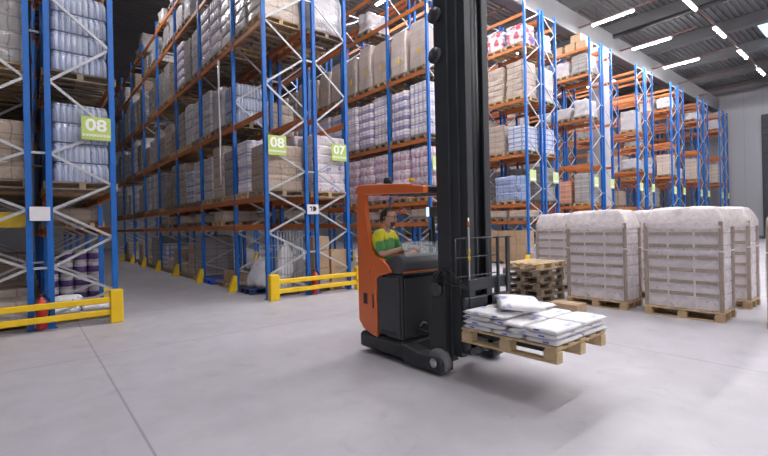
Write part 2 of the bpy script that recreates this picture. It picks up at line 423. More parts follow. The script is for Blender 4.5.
# upright : open C profile, front towards -X/+X
def post_mesh(s):
    mb = MB(); w, d, t = .088, .08, .012
    mb.prism([(-s*w/2, -d/2), (s*w/2, -d/2), (s*w/2, -d/2+t), (-s*w/2+s*t, -d/2+t), (-s*w/2+s*t, d/2-t), (s*w/2, d/2-t), (s*w/2, d/2), (-s*w/2, d/2)], 'z', .012, PH)
    mb.box((-.075, -.075, 0), (.075, .075, .012))
    return mb.mesh('upright_post', 'blue')
POST = {1: post_mesh(1), -1: post_mesh(-1)}
ZA = [.57, 1.55, 2.52, 3.54, 5.04, 6.54, 8.04, 9.54]
ZB = [1.05, 2.05, 3.03, 4.29, 5.79, 7.29, 8.79]
def lattice_mesh(w):       # A side at x=0, B side at x=w
    mb = MB()
    pa = [(0.02, z) for z in ZA]; pb = [(w-.02, z) for z in ZB]
    seq = []
    for i in range(len(ZA)):
        seq.append(pa[i])
        if i < len(ZB): seq.append(pb[i])
    for i in range(len(seq)-1):
        off = .012 if i % 2 else -.012
        mb.bar((seq[i][0], off, seq[i][1]), (seq[i+1][0], off, seq[i+1][1]), .045, .025, side=(0, 0, 1))
    mb.bar((0.02, 0, .22), (w-.02, 0, .22), .045, .025, side=(0, 0, 1)); mb.bar((w-.02, .012, .22), (.02, .012, .57), .045, .025, side=(0, 0, 1)); mb.bar((.02, .012, 9.54), (w-.02, .012, 10.1), .045, .025, side=(0, 0, 1))
    mb.bar((0.02, 0, 10.1), (w-.02, 0, 10.1), .045, .025, side=(0, 0, 1))
    return mb.mesh('bracing_lattice', 'galv')
LAT = {}
BEAM = {}
def beam_mesh(L):
    if L not in BEAM:
        mb = MB(); mb.box((-.025, .055, -.13), (.025, L-.055, 0), b=.008)
        for y0, y1 in ((.05, .056), (L-.056, L-.05)): mb.box((-.05, y0, -.19), (.03, y1, .03))
        BEAM[L] = mb.mesh('shelf_beam', 'orange_beam')
    return BEAM[L]
guard_foot = MB().prism([(-.16, 0), (.06, 0), (.06, .42), (-.02, .42)], 'y', -.07, .07).mesh('foot_guard', 'yellow')
guard_foot_m = MB().prism([(.16, 0), (-.06, 0), (-.06, .42), (.02, .42)], 'y', -.07, .07).mesh('foot_guard', 'yellow')
RATE = MB().box((-.035, -.002, 0), (.035, 0, .30)).mesh('rating_label', 'placard')
def rack(label, xa, xb, n, rear_bays=99, levels=LEV, bays=None, guards=True, skip=(), labels=False, corner=False):
    """xa: aisle side, xb: inner side"""
    ys = frames_y(n); s = 1 if xb > xa else -1; w = abs(xb - xa)
    r = empty('pallet_rack', (xa, Y0, 0))
    for i, y in enumerate(ys):
        f = empty('upright_frame', (0, y - Y0, 0), r)
        put('post', POST[s], (0, 0, 0), f); put('post', POST[-s], (s*w, 0, 0), f)
        key = s * w
        if key not in LAT:
            me = lattice_mesh(w)
            if s < 0:
                for v in me.vertices: v.co.x *= -1
                me.flip_normals()
            LAT[key] = me
        put('bracing_lattice', LAT[key], (0, 0, 0), f)
        if guards and i > 0 and i < 10: put('foot_guard', guard_foot if s > 0 else guard_foot_m, (-s*.09, -.0, 0), f)
    for i in range(n - 1):
        L = round(ys[i+1] - ys[i], 3)
        for z in levels:
            if (i, z) in skip: continue
            o = put('beam', beam_mesh(L), (-.0, ys[i]-Y0, z), r)
            if i < rear_bays: put('beam', beam_mesh(L), (s*w, ys[i]-Y0, z), r)
    if s > 0:
        gap = .28 if xa < 0 else .27
        for i in (0, 1):
            for z in (1.05, 3.03, 5.79, 7.29):
                put('row_spacer', MB().box((w + .046, -.02, z-.02), (w + gap - .046, .02, z+.02)).mesh('row_spacer', 'galv'), (0, ys[i]-Y0, 0), r)
    if guards and corner: put('foot_guard', guard_foot if s > 0 else guard_foot_m, (-s*.09, 0, 0), r)
    if labels:
        for i in (0, 1):
            put('rating_label', RATE, (-s*.0, ys[i]-Y0-.0415, 8.22), r)['label'] = 'white rating label'
    tag(r, label, 'rack')
    return r
BX = {i: 4.32 + 5.4*(i-2) for i in range(1, 10)}; BX[1] = -1.0
def rows(b):
    x = BX[b]
    if b == 1: return (-1.0, .05), (1.28, .33)
    return (x, x + 1.05), (x + 2.27, x + 1.32)
r1a, r1b = rows(1); r2a, r2b = rows(2); r3a, r3b = rows(3); r4a, r4b = rows(4)
rack('dim blue and orange rack at far left, facing away from the open aisle', r1a[0], r1a[1], 4, guards=False)
rack('dim blue rack of bottled water beside the open aisle, under the nearest sign 08', r1b[0], r1b[1], 6)
rack('long blue and orange rack running down the open aisle, lit sign 08 at its end', r2a[0], r2a[1], 9, rear_bays=5)
rack('blue and orange rack with sign 07 beside the truck cab', r2b[0], r2b[1], 5, rear_bays=3)
rack('rack of paper packs seen between sign 07 and the black mast', r3a[0], r3a[1], 7, rear_bays=3, labels=True)
rack('rack hidden mostly behind the black mast', r3b[0], r3b[1], 4)
rack('rack just beyond the mast with printed sacks on its top', r4a[0], r4a[1], 5, labels=True, corner=True)
rack('rack back to back with the one just beyond the mast', r4b[0], r4b[1], 4)
NAMES = {5: 'second', 6: 'third', 7: 'fourth', 8: 'fifth', 9: 'sixth'}
for b in (5, 6, 7, 8, 9):
    a, c = rows(b); n = 5 if b < 7 else 4
    rack(f'front-facing rack of the {NAMES[b]} rack block beyond the mast', a[0], a[1], n, guards=False, labels=True)
    rack(f'rear-facing rack of the {NAMES[b]} rack block beyond the mast', c[0], c[1], 3, guards=False)

# end guards of the two nearest blocks
def end_guard(x0, x1, label, wl, wr):
    r = empty('rack_end_guard', ((x0+x1)/2, Y0-.22, 0)); c = (x0+x1)/2
    for x, w in ((x0, wl), (x1, wr)):
        mb = MB().box((x-w/2-c, -.11, .0), (x+w/2-c, .06, .60), b=.012)
        put('guard_post', mb.mesh('guard_post', 'yellow'), parent=r)
    for z in (.20, .42):
        put('guard_rail', MB().box((x0+wl/2-c, -.085, z-.05), (x1-wr/2-c, -.03, z+.055), b=.012).mesh('guard_rail', 'yellow'), parent=r)
    tag(r, label, 'guard rail')
end_guard(-1.05, 1.26, 'yellow two-rail guard across the foot of the dim left racks', .2, .2)
end_guard(4.34, 6.74, 'yellow two-rail guard across the rack foot behind the orange truck', .22, .22)

# signs
def text(name, body, size, loc, parent, m, off=.012, rz=0):
    c = bpy.data.curves.new(name, 'FONT'); c.body = body; c.size = size; c.align_x = 'CENTER'; c.align_y = 'CENTER'
    c.extrude = .002; c.offset = off; c.materials.append(M[m])
    t = bpy.data.objects.new('tmp', c); col.objects.link(t)
    dg = bpy.context.evaluated_depsgraph_get(); dg.update()
    me = bpy.data.meshes.new_from_object(t.evaluated_get(dg)); bpy.data.objects.remove(t)
    o = put(name, me, loc, parent); o.rotation_euler = (R(90), 0, rz)
    return o
def sign(x0, x1, z0, z1, num, label, m='lime'):
    w, h = x1 - x0, z1 - z0
    r = empty('aisle_sign', ((x0+x1)/2, Y0 - .075, z0))
    put('board', MB().box((-w/2, -.006, 0), (w/2, .006, h), b=.003).mesh('sign_board', m), parent=r)
    if num:
        t = text('number_text', num, h*.70, (0, -.009, h*.62), r, 'signwhite', .008); t.scale = (1.12, 1, 1)
        text('arrow_text', '>>>>>>>>', h*.22, (0, -.009, h*.19), r, 'signwhite', .004).scale = (w/(h*.22*4.9), 1, 1)
    else:
        put('arrow_band', MB().box((-w*.42, -.010, h*.12), (w*.42, -.007, h*.25)).mesh('sign_band', 'signwhite'), parent=r)
    tag(r, label, 'sign')
sign(.80, 1.25, 3.32, 3.74, '08', 'lime green sign reading 08 on the dim rack of bottled water')
sign(4.35, 4.81, 3.36, 3.82, '08', 'pale lime sign reading 08 above brown cartons, left corner of the middle racks')
sign(6.08, 6.54, 3.36, 3.80, '07', 'pale lime sign reading 07 beside the truck cab')
sign(9.78, 10.24, 3.34, 3.80, None, 'pale lime sign partly hidden by the left side of the mast', 'limepale')
n = 0
for b, (xl, xr) in {i: (BX[i]+.06, BX[i]+1.78) for i in range(4, 10)}.items():
    for xs, sd in ((xl, 'left'), (xr, 'right')):
        n += 1
        sign(xs, xs + .44, 3.28, 3.74, None, f'pale lime sign on the {sd} post of the {["first","second","third","fourth","fifth","sixth"][b-4]} rack block beyond the mast', 'limepale')
def placard(x0, x1, z0, z1, label, marks):
    r = empty('placard', ((x0+x1)/2, Y0-.075, z0)); w = x1-x0; h = z1-z0
    put('board', MB().box((-w/2, -.006, 0), (w/2, .006, h), b=.003).mesh('placard_board', 'placard'), parent=r)
    if marks:
        put('mark', MB().prism([(-w*.28, h*.78), (-w*.08, h*.78), (-w*.08, h*.3), (-w*.15, h*.3), (-w*.15, h*.66), (-w*.28, h*.66)], 'y', -.010, -.007).mesh('mark', 'ink'), parent=r)
        put('mark', MB().prism([(w*.0, h*.8), (w*.2, h*.8), (w*.32, h*.55), (w*.2, h*.3), (w*.0, h*.3)], 'y', -.010, -.007).mesh('mark', 'ink'), parent=r)
    tag(r, label, 'sign')
placard(.055, .335, 1.86, 2.10, 'blank white placard on the posts of the dim left racks', False)
placard(5.34, 5.66, 1.98, 2.22, 'small white placard with black marks between the 08 and 07 signs', True)

# fire extinguishers between back-to-back posts
def extinguisher(x, label):
    r = empty('fire_extinguisher', (x, Y0-.13+.02, .02))
    put('cylinder_body', MB().lathe([(.05,0),(.078,.02),(.08,.05),(.08,.42),(.06,.49),(.03,.52),(.025,.55)], n=16).mesh('ext', 'red'), parent=r)
    put('valve', MB().box((-.03,-.02,.55),(.03,.02,.60), b=.006).mesh('valve', 'ink'), parent=r)
    put('lever', MB().bar((0,.0,.61),(.10,0,.65),.02,.012).mesh('lever', 'ink'), parent=r)
    put('hose', MB().tube([(0.03,0,.58),(.10,-.01,.5),(.11,-.01,.3),(.09,-.01,.12)], .012, 8).mesh('hose', 'hose'), parent=r)
    tag(r, label, 'fire extinguisher')
extinguisher(.19, 'red fire extinguisher behind the yellow guard of the dim left racks')
extinguisher(5.50, 'red fire extinguisher behind the yellow guard beside the truck')

# ------------------------------------------------------------------ pallets
PD, PW = 1.12, .80        # depth along X in racks, width along Y
def pallet_lite(m):
    mb = MB(); x, y = PD/2, PW/2
    # deck, three bearers and feet as one nailed body
    for i in range(5):
        c = -x + .07 + i * (PD - .14) / 4
    for i in range(7):
        yy = -y + .05 + i * (PW - .1) / 6
        mb.box((-x, yy-.045, .116), (x, yy+.045, .138))
    for xx in (-x+.05, 0, x-.05):
        mb.box((xx-.05, -y, .094), (xx+.05, y, .116))
        for yy in (-y+.05, 0, y-.05): mb.box((xx-.05, yy-.05, .022), (xx+.05, yy+.05, .094))
    for yy in (-y+.05, 0, y-.05): mb.box((-x, yy-.05, 0), (x, yy+.05, .022))
    return mb.mesh('pallet', m)
PALLET = [pallet_lite('wood'), pallet_lite('wood_dark')]
PHT = .138
def pallet_full(name, loc, rz, L, W, m, label, h=.15, group=None, cache={}):
    """long side along local x"""
    key = (L, W, m, h)
    if key not in cache:
        d = {}
        d['deck_board'] = MB().box((-L/2, -.05, h-.022), (L/2, .05, h), b=.003).mesh('deck_board', m)
        d['stringer_board'] = MB().box((-.05, -W/2, h-.044), (.05, W/2, h-.0225), b=.003).mesh('stringer_board', m)
        d['block'] = MB().box((-.065, -.05, .0225), (.065, .05, h-.0445), b=.004).mesh('block', m)
        d['bottom_board'] = MB().box((-L/2, -.05, 0), (L/2, .05, .022), b=.003).mesh('bottom_board', m)
        cache[key] = d
    d = cache[key]
    r = empty(name, loc, rz=rz)
    for i in range(5): put('deck_board', d['deck_board'], (0, -W/2+.05 + i*(W-.1)/4, 0), r)
    for x in (-L/2+.065, 0, L/2-.065):
        put('stringer_board', d['stringer_board'], (x, 0, 0), r)
        for y in (-W/2+.05, 0, W/2-.05): put('block', d['block'], (x, y, 0), r)
    for y in (-W/2+.05, 0, W/2-.05): put('bottom_board', d['bottom_board'], (0, y, 0), r)
    tag(r, label, 'pallet', group)
    return r

# ------------------------------------------------------------------ loads
def rr_outline(w, d, r, per=10, seg=5):
    """rounded rectangle, many points"""
    pts = []
    for cx, cy, a0 in ((w/2-r, d/2-r, 0), (-w/2+r, d/2-r, 90), (-w/2+r, -d/2+r, 180), (w/2-r, -d/2+r, 270)):
        for k in range(seg+1):
            t = R(a0 + 90*k/seg); pts.append((cx + r*math.cos(t), cy + r*math.sin(t)))
    out = []
    for i in range(len(pts)):
        a, b = pts[i], pts[(i+1) % len(pts)]
        L = math.hypot(b[0]-a[0], b[1]-a[1]); n = max(1, int(L / (.1)))
        for k in range(n): out.append((a[0]+(b[0]-a[0])*k/n, a[1]+(b[1]-a[1])*k/n))
    return out
def load_mesh(w, d, h, m, seed, amp=.02, tiers=0, r=.05, lumpy=0.0, bulge=0.0, topamp=None, scale=5.0, taper=0.0):
    ol = rr_outline(w, d, r); n = len(ol); zs = []
    nz = max(6, int(h / .08))
    if tiers:
        for t in range(tiers):
            z0, z1 = h*t/tiers, h*(t+1)/tiers
            zs += [(z0 + (z1-z0)*q, s) for q, s in ((.0, .0), (.06, .85), (.2, 1), (.5, 1), (.8, 1), (.94, .85))]
        zs.append((h, 0))
    else:
        zs = [(h*i/nz, 1 if i < nz else .6) for i in range(nz+1)]
    vs = []; fs = []
    off = Vector((seed*3.7, seed*1.3, seed*2.1))
    topamp = amp if topamp is None else topamp
    for z, s in zs:
        k = 1 + bulge * math.sin(math.pi * min(1, z/h)) - taper * max(0, z/h - .55) ** 2 * 4.5
        for x, y in ol:
            L = math.hypot(x, y); nx, ny = x/L, y/L
            dd = noise.noise(Vector((x, y, z))*scale + off) * amp + noise.noise(Vector((x, y, z*.4))*2 + off)*lumpy
            ins = (1-s) * (.022 if tiers else .05)
            zz = z + (noise.noise(Vector((x*3, y*3, 9)) + off) * topamp if z >= h - 1e-6 else 0)
            vs.append((x*k + nx*(dd-ins), y*k + ny*(dd-ins), max(0, zz)))
    for i in range(len(zs)-1):
        for k in range(n):
            j = (k+1) % n; fs.append((i*n+k, i*n+j, i*n+n+j, i*n+n+k))
    # top cap: shrinking rings
    base = (len(zs)-1)*n; prev = base
    for q in (.75, .45, .15):
        st = len(vs)
        for x, y in ol:
            vs.append((x*q*(1-taper*.9), y*q*(1-taper*.9), h + .012 + noise.noise(Vector((x*q*4, y*q*4, 5)) + off)*topamp*1.6 + lumpy*.6*(1-q)))
        for k in range(n):
            j = (k+1) % n; fs.append((prev+k, prev+j, st+j, st+k))
        prev = st
    fs.append(tuple(prev+k for k in range(n)))
    fs.append(tuple(reversed(range(n))))
    mb = MB(); mb.add(vs, fs, 0, True)
    return mb.mesh('load', m)
def scallop_tier(w, d, h, nx, ny, m, neck=.55):
    """one tier of bottles or rolls in film: the outline follows the round sides"""
    pts = []
    rx, ry = w/nx/2, d/ny/2
    def run(p0, dirv, cnt, rad):
        nrm = Vector((dirv.y, -dirv.x))
        for i in range(cnt):
            c = p0 + dirv * (rad + 2*rad*i)
            for k in range(5):
                t = math.pi * (1 - (k + .5)/5)
                pts.append(((c + dirv*(rad*math.cos(t)) + nrm*(rad*.55*math.sin(t)))))
    run(Vector((-w/2, -d/2)), Vector((1, 0)), nx, rx); run(Vector((w/2, -d/2)), Vector((0, 1)), ny, ry)
    run(Vector((w/2, d/2)), Vector((-1, 0)), nx, rx); run(Vector((-w/2, d/2)), Vector((0, -1)), ny, ry)
    n = len(pts); vs = []; fs = []
    prof = ((0, .97), (.04, 1), (.6, 1), (.78, .985), (.92, .945), (.97, .94)) if neck < 1 else ((0, .975), (.08, 1), (.5, 1.0), (.92, 1), (1, .975))
    for q, k in prof:
        for p in pts: vs.append((p.x*k, p.y*k, h*q))
    for i in range(len(prof)-1):
        for k in range(n):
            j = (k+1) % n; fs.append((i*n+k, i*n+j, i*n+n+j, i*n+n+k))
    fs.append(tuple(reversed(range(n)))); fs.append(tuple((len(prof)-1)*n + k for k in range(n)))
    mb = MB(); mb.add(vs, fs, 0, True); return mb.mesh('tier', m)

TYPES = {}
def T(name, kind, cat, desc, h, builder): TYPES[name] = (kind, cat, desc, h, builder)
VAR = {}
def variant(tname, nvar=3):
    if tname not in VAR:
        VAR[tname] = [TYPES[tname][4](i) for i in range(nvar)]
    return VAR[tname][rnd.randrange(nvar)]
W_, D_ = 1.00, .76     # X depth, Y width of a load
T('white', 'wrapped_load', 'load', 'white wrapped load', 1.55, lambda i: load_mesh(W_, D_, 1.4 + .12*i, 'p_white', 11+i, .03, 5, .05, .02))
T('grey', 'wrapped_load', 'load', 'grey wrapped load', 1.5, lambda i: load_mesh(W_, D_, 1.35 + .12*i, 'p_grey', 21+i, .03, 5, .05, .02))
T('beige', 'wrapped_load', 'load', 'beige wrapped load', 1.5, lambda i: load_mesh(W_, D_, 1.3 + .14*i, 'p_beige', 31+i, .02, 5, .04, .015))
T('brown', 'wrapped_load', 'load', 'brown wrapped cartons', .95, lambda i: load_mesh(W_, D_, .92 + .1*i, 'p_brown', 41+i, .015, 3, .03))
T('cloudy', 'wrapped_load', 'load', 'clouded film wrapped load', 1.4, lambda i: load_mesh(W_, D_, 1.2 + .15*i, 'p_cloudy', 51+i, .06, 0, .08, .05))
T('taupe', 'wrapped_load', 'load', 'tall taupe wrapped load', 1.75, lambda i: load_mesh(.96, .74, 1.6 + .06*i, 'p_taupe', 61+i, .025, 0, .06, .02, taper=.12))
T('wavy', 'wrapped_load', 'load', 'beige lumpy wrapped load', 1.5, lambda i: load_mesh(W_, .76, 1.42 + .06*i, 'p_beige', 66+i, .05, 6, .06, .02))
T('bluefilm', 'bottle_load', 'load', 'blue film wrapped bottle load', 1.2, lambda i: load_mesh(.96, 1.25, 1.05 + .05*i, 'p_blue', 71+i, .035, 3, .22, .02))
T('bluewhite', 'wrapped_load', 'load', 'blue and white pack load', 1.1, lambda i: load_mesh(W_, .76, 1.02 + .08*i, 'p_bluewhite', 75+i, .02, 4, .06, .01))
T('sacks', 'sack_load', 'load', 'red white blue printed sack load', .8, lambda i: load_mesh(W_, .76, .66 + .1*i, 'p_sacks', 81+i, .06, 4, .14, .06, topamp=.05))
T('pink', 'wrapped_load', 'load', 'white and pink printed pack load', 1.6, lambda i: load_mesh(W_, .76, 1.5 + .05*i, 'p_pink', 85+i, .03, 6, .05, .015))
T('low', 'carton_load', 'load', 'low carton load', .35, lambda i: load_mesh(W_, D_, .28 + .07*i, 'p_beige', 91+i, .01, 1, .03))
T('redbox', 'carton_load', 'load', 'salmon red carton load', 1.0, lambda i: load_mesh(W_, D_, .95 + .1*i, 'p_redbox', 95+i, .015, 4, .03))
T('sloppy', 'wrapped_load', 'load', 'slumped white wrapped load', .7, lambda i: load_mesh(W_, .72, .55 + .15*i, 'p_cloudy', 101+i, .1, 0, .14, .08, topamp=.08))
# loads of rolls / bottles keep their tiers as parts
TIERS = {
 'purple': ('paper_roll_load', 'white and purple paper roll load', 5, .315, lambda: scallop_tier(.92, .74, .312, 5, 4, 'p_purple', 1)),
 'pale': ('paper_roll_load', 'white lilac paper roll load', 5, .33, lambda: scallop_tier(.92, .74, .327, 5, 4, 'p_pale', 1)),
 'red': ('paper_roll_load', 'red and white paper roll load', 5, .315, lambda: scallop_tier(.92, .74, .312, 5, 4, 'p_red', 1)),
 'bottle': ('bottle_load', 'clear blue water bottle load', 4, .352, lambda: scallop_tier(.80, .80, .350, 9, 9, 'p_bottle', .5)),
}
TME = {}
TAG = MB().box((-.004, -.05, -.09), (.0, .05, .09)).mesh('paper_tag', 'yellow')
PALLET_GROUPS = {}
def num_level(z):
    return {0: 'floor level', 1.75: 'level one', 2.42: 'level two', 4.4: 'level three', 6.55: 'level four', 8.65: 'level five', 9.9: 'topmost level'}[z]
NEXT = {0: 1.75, 1.75: 2.42, 2.42: 4.4, 4.4: 6.55, 6.55: 8.65, 8.65: 9.9, 9.9: 11.2}
def place_load(tname, x, y, z, where, pm=0, pallet=True, tiers=None, sc=1.0):
    zz = z + .003
    short = TIERS[tname][1] if tname in TIERS else TYPES[tname][2]
    if pallet:
        p = put('pallet', PALLET[pm], (x, y, zz)); zz += PHT + .002
        tag(p, f'wooden pallet under the load {where}', 'pallet')
    if tname in TIERS:
        kind, desc, nt, th, fn = TIERS[tname]
        tiers = min(tiers or nt, int((NEXT[z] - z - .38) / th))
        if tname not in TME: TME[tname] = fn()
        r = empty(kind, (x, y, zz))
        for k in range(tiers or nt):
            o = put('tier', TME[tname], (rnd.uniform(-.008, .008), rnd.uniform(-.008, .008), k*th), r)
            o.scale = (sc, sc, 1)
        tag(r, f'{desc} {where}', 'load')
    else:
        kind, cat, desc, h, fn = TYPES[tname]
        r = put(kind, variant(tname), (x, y, zz)); r.rotation_euler.z = rnd.uniform(-.015, .015)
        top = max(v.co.z for v in r.data.vertices); room = NEXT[z] - z - .36
        r.scale = (sc, sc, min(1, room / top) * rnd.uniform(.86, 1.0))
        if tname == 'taupe': put('paper_tag', TAG, (-.505, -.10, r.scale.z*.62), r, rz=0)['label'] = 'yellow paper tag'
        tag(r, f'{desc} {where}', cat)
    return r
def slots(i):
    ys = frames_y(12)
    return [ys[0]+.50, ys[0]+1.42] if i == 0 else [ys[i]+.50, ys[i]+1.40, ys[i]+2.30]
def fill(row, name, plan, s):
    """plan: {(bay, level): 'a b c'} names or '-' for an empty slot"""
    xa, xb = row; x = (xa + xb) / 2 - s * .01
    for (i, z), names in plan.items():
        names = names.split(); sl = slots(i)
        if len(names) == 1 and False: pass
        for k, nm in enumerate(names):
            if nm == '-': continue
            t = None
            if ':' in nm: nm, t = nm.split(':'); t = int(t)
            sw = ['near', 'far'][k] if i == 0 else ['near', 'middle', 'far'][k]
            place_load(nm, x, sl[k], z, f'{num_level(z)}, bay {["one","two","three","four","five","six","seven","eight"][i]} {sw} slot, {name}', pm=1 if rnd.random() < .6 else 0, tiers=t)

# block one, nearest left
fill(r1b, 'dim bottled-water rack', {(0, 4.4): 'bottle bottle', (0, 2.42): 'bottle bottle', (0, 6.55): 'grey grey', (1, 4.4): 'bottle grey grey', (1, 2.42): 'grey white grey',
     (1, 6.55): 'grey brown grey', (2, 2.42): 'grey beige grey', (2, 4.4): 'grey grey brown', (3, 2.42): 'grey grey grey', (3, 4.4): 'brown grey grey', (2, 0): 'low brown -', (1, 1.75): 'low - low'}, -1)
fill(r1a, 'far-left rack', {(0, 4.4): 'grey grey', (0, 2.42): 'brown brown', (1, 4.4): 'grey grey grey', (1, 2.42): 'brown grey brown', (0, 6.55): 'brown grey', (2, 2.42): 'grey brown grey', (1, 0): 'low low brown'}, 1)
# block two, long rack
P = {(0, 2.42): 'brown pale', (0, 4.4): '- -', (0, 6.55): 'beige grey', (0, 8.65): 'grey white',
     (1, 2.42): 'grey beige white', (1, 4.4): 'bottle:3 cloudy white', (1, 6.55): 'white pale pale', (1, 8.65): 'white - grey',
     (2, 2.42): 'white bluewhite beige', (2, 4.4): 'white white grey', (2, 6.55): 'white grey purple', (2, 8.65): '- cloudy white'}
rr = random.Random(3)
for i in range(3, 8):
    for z in (2.42, 4.4, 6.55, 8.65):
        opts = ['white', 'grey', 'grey', 'beige', 'white', 'pale', 'cloudy', 'brown']
        P[(i, z)] = ' '.join(rr.choice(opts) if rr.random() > (.35 if z == 8.65 else .12) else '-' for _ in range(3))
P[(1, 1.75)] = '- low -'; P[(2, 1.75)] = 'low - low'; P[(3, 1.75)] = '- - low'
P[(2, 0)] = 'grey brown low'; P[(3, 0)] = 'brown low bluewhite'; P[(4, 0)] = 'grey grey low'; P[(5, 0)] = 'low brown -'; P[(6, 0)] = '- low brown'
P[(3, 9.9)] = 'sloppy - sloppy'; P[(5, 9.9)] = 'cloudy sloppy -'
fill(r2a, 'long 08 rack', P, 1)
fill(r2b, '07 rack', {(0, 2.42): 'pink pink', (0, 6.55): 'cloudy white', (0, 4.4): '- -', (1, 2.42): 'pink white grey', (1, 6.55): 'grey white grey', (1, 4.4): '- brown -',
      (2, 2.42): 'grey white brown', (2, 6.55): 'white white -', (1, 1.75): 'low - low', (0, 8.65): 'grey -'}, -1)
fill(r3a, 'paper-pack rack', {(0, 2.42): 'red red', (0, 4.4): 'pale purple', (0, 6.55): 'taupe taupe', (0, 8.65): '- -', (1, 2.42): 'red red red', (1, 4.4): 'pale purple pale',
      (1, 6.55): 'taupe taupe taupe', (1, 8.65): '- sloppy -', (2, 2.42): 'red red pink', (2, 4.4): 'purple pale pale', (2, 6.55): 'taupe taupe beige', (3, 2.42): 'red grey grey', (3, 4.4): 'purple white white', (3, 6.55): 'taupe grey beige',
      (0, 1.75): 'low -', (1, 1.75): '- low -', (4, 4.4): 'white grey white', (4, 6.55): 'grey white grey'}, 1)
fill(r3b, 'rack behind the mast', {(0, 2.42): 'grey pink', (0, 4.4): 'white -', (0, 6.55): 'taupe taupe', (1, 2.42): 'grey grey -', (1, 4.4): 'brown - -'}, -1)
fill(r4a, 'rack past the mast', {(0, 1.75): 'low low', (0, 2.42): '- -', (0, 4.4): 'bluewhite beige', (0, 6.55): 'wavy wavy', (0, 8.65): 'sacks sacks',
      (1, 2.42): '- grey grey', (1, 4.4): 'beige - white', (1, 1.75): 'low - -', (1, 6.55): '- wavy -'}, 1)
place_load('bluefilm', r4a[0] + .5, 10.5, 2.42, 'on level two of the first rack beyond the mast')
fill(r4b, 'second rack past mast', {(0, 2.42): 'grey grey', (0, 4.4): 'bluewhite bluewhite', (0, 6.55): 'cloudy white', (0, 8.65): 'sloppy -', (1, 2.42): 'grey - white', (1, 4.4): '- beige -'}, -1)
FAR = {5: {(0, 2.42): 'grey redbox', (0, 6.55): 'sloppy sloppy', (0, 8.65): 'grey sloppy', (1, 2.42): 'grey - beige', (1, 4.4): '- grey grey', (1, 6.55): 'sloppy - grey', (1, 8.65): 'grey - -', (2, 2.42): 'grey grey -', (2, 4.4): 'beige - grey', (0, 4.4): '- -', (0, 0): 'brown brown'},
       6: {(0, 6.55): 'cloudy -', (0, 4.4): 'sloppy -', (0, 2.42): '- brown', (1, 2.42): 'brown grey -', (1, 4.4): 'grey sloppy -', (1, 6.55): '- grey -', (0, 0): 'brown grey'},
       7: {(0, 8.65): 'sloppy beige', (0, 6.55): '- -', (0, 4.4): 'beige cloudy', (0, 2.42): '- grey', (1, 4.4): 'beige beige -', (1, 6.55): 'grey - -', (0, 0): 'brown brown'},
       8: {(0, 8.65): 'sloppy -', (0, 4.4): 'beige sloppy', (1, 4.4): 'grey - -', (0, 0): 'grey brown'},
       9: {(0, 4.4): 'beige -', (1, 4.4): '- beige -', (0, 8.65): 'sloppy -'}}
for b, pl in FAR.items():
    fill(rows(b)[0], f'{NAMES[b]} block past mast', pl, 1)

# single cartons
CART = {}
def carton(loc, size, label, rz=0.0, m='carton', group=None):
    key = (tuple(round(s, 3) for s in size), m); sx, sy, sz = size
    if key not in CART:
        CART[key] = (MB().box((-sx/2, -sy/2, 0), (sx/2, sy/2, sz), b=.008).mesh('carton', m),
                     MB().box((-.03, -sy/2-.001, sz+.0005), (.03, sy/2+.001, sz+.002)).mesh('tape', 'tape'))
    r = put('carton', CART[key][0], loc, rz=rz)
    put('tape', CART[key][1], (0, 0, 0), r)
    tag(r, label, 'carton', group); return r
# cartons on the floor at the end of the 07 rack
p = put('pallet', PALLET[1], (6.12, 10.0, .003)); tag(p, 'wooden pallet under the brown cartons behind the yellow guard', 'pallet')
for k, (dx, dy, z, s) in enumerate([(-.28, -.17, 0, (.46, .42, .46)), (-.28, -.17, .465, (.46, .42, .44)), (-.28, -.17, .91, (.46, .42, .36)), (.26, -.17, 0, (.5, .42, .44)), (.26, -.17, .445, (.5, .42, .46))]):
    carton((6.12+dx, 10.0+dy, PHT+.006+z), s, ['lowest', 'middle', 'topmost', 'lower', 'upper'][k] + [' brown carton of the taller stack beside the extinguisher', ' brown carton of the shorter stack beside the extinguisher'][k > 2])
# boxes on top of second block
for k, (x, y, z, s) in enumerate([(20.97, 9.95, 0, .5), (20.97, 10.5, 0, .5), (20.97, 10.2, .422, .5), (20.97, 11.05, 0, .32)]):
    carton((x, y, 9.905+z), (.7, s, .42 if z == 0 else .36), ['right lower', 'left lower', 'upper', 'small detached'][k] + ' cardboard box on the very top of the second rack block')
# pallet load of brown cartons on floor of first rack beyond the mast
p = put('pallet', PALLET[0], (15.6, 10.02, .003)); tag(p, 'wooden pallet under the patterned cartons beyond the mast', 'pallet')
p = put('pallet', PALLET[0], (15.6, 10.9, .003)); tag(p, 'second wooden pallet under the patterned cartons, nearer the mast', 'pallet')
for c in range(4):
    for t in range(4):
        carton((15.42, 9.84 + c*.42, PHT+.006 + t*.305), (.62, .40, .30), f'brown carton, {ORD[t]} row up, {ORD[c]} column, floor stack beyond the mast', m='carton')

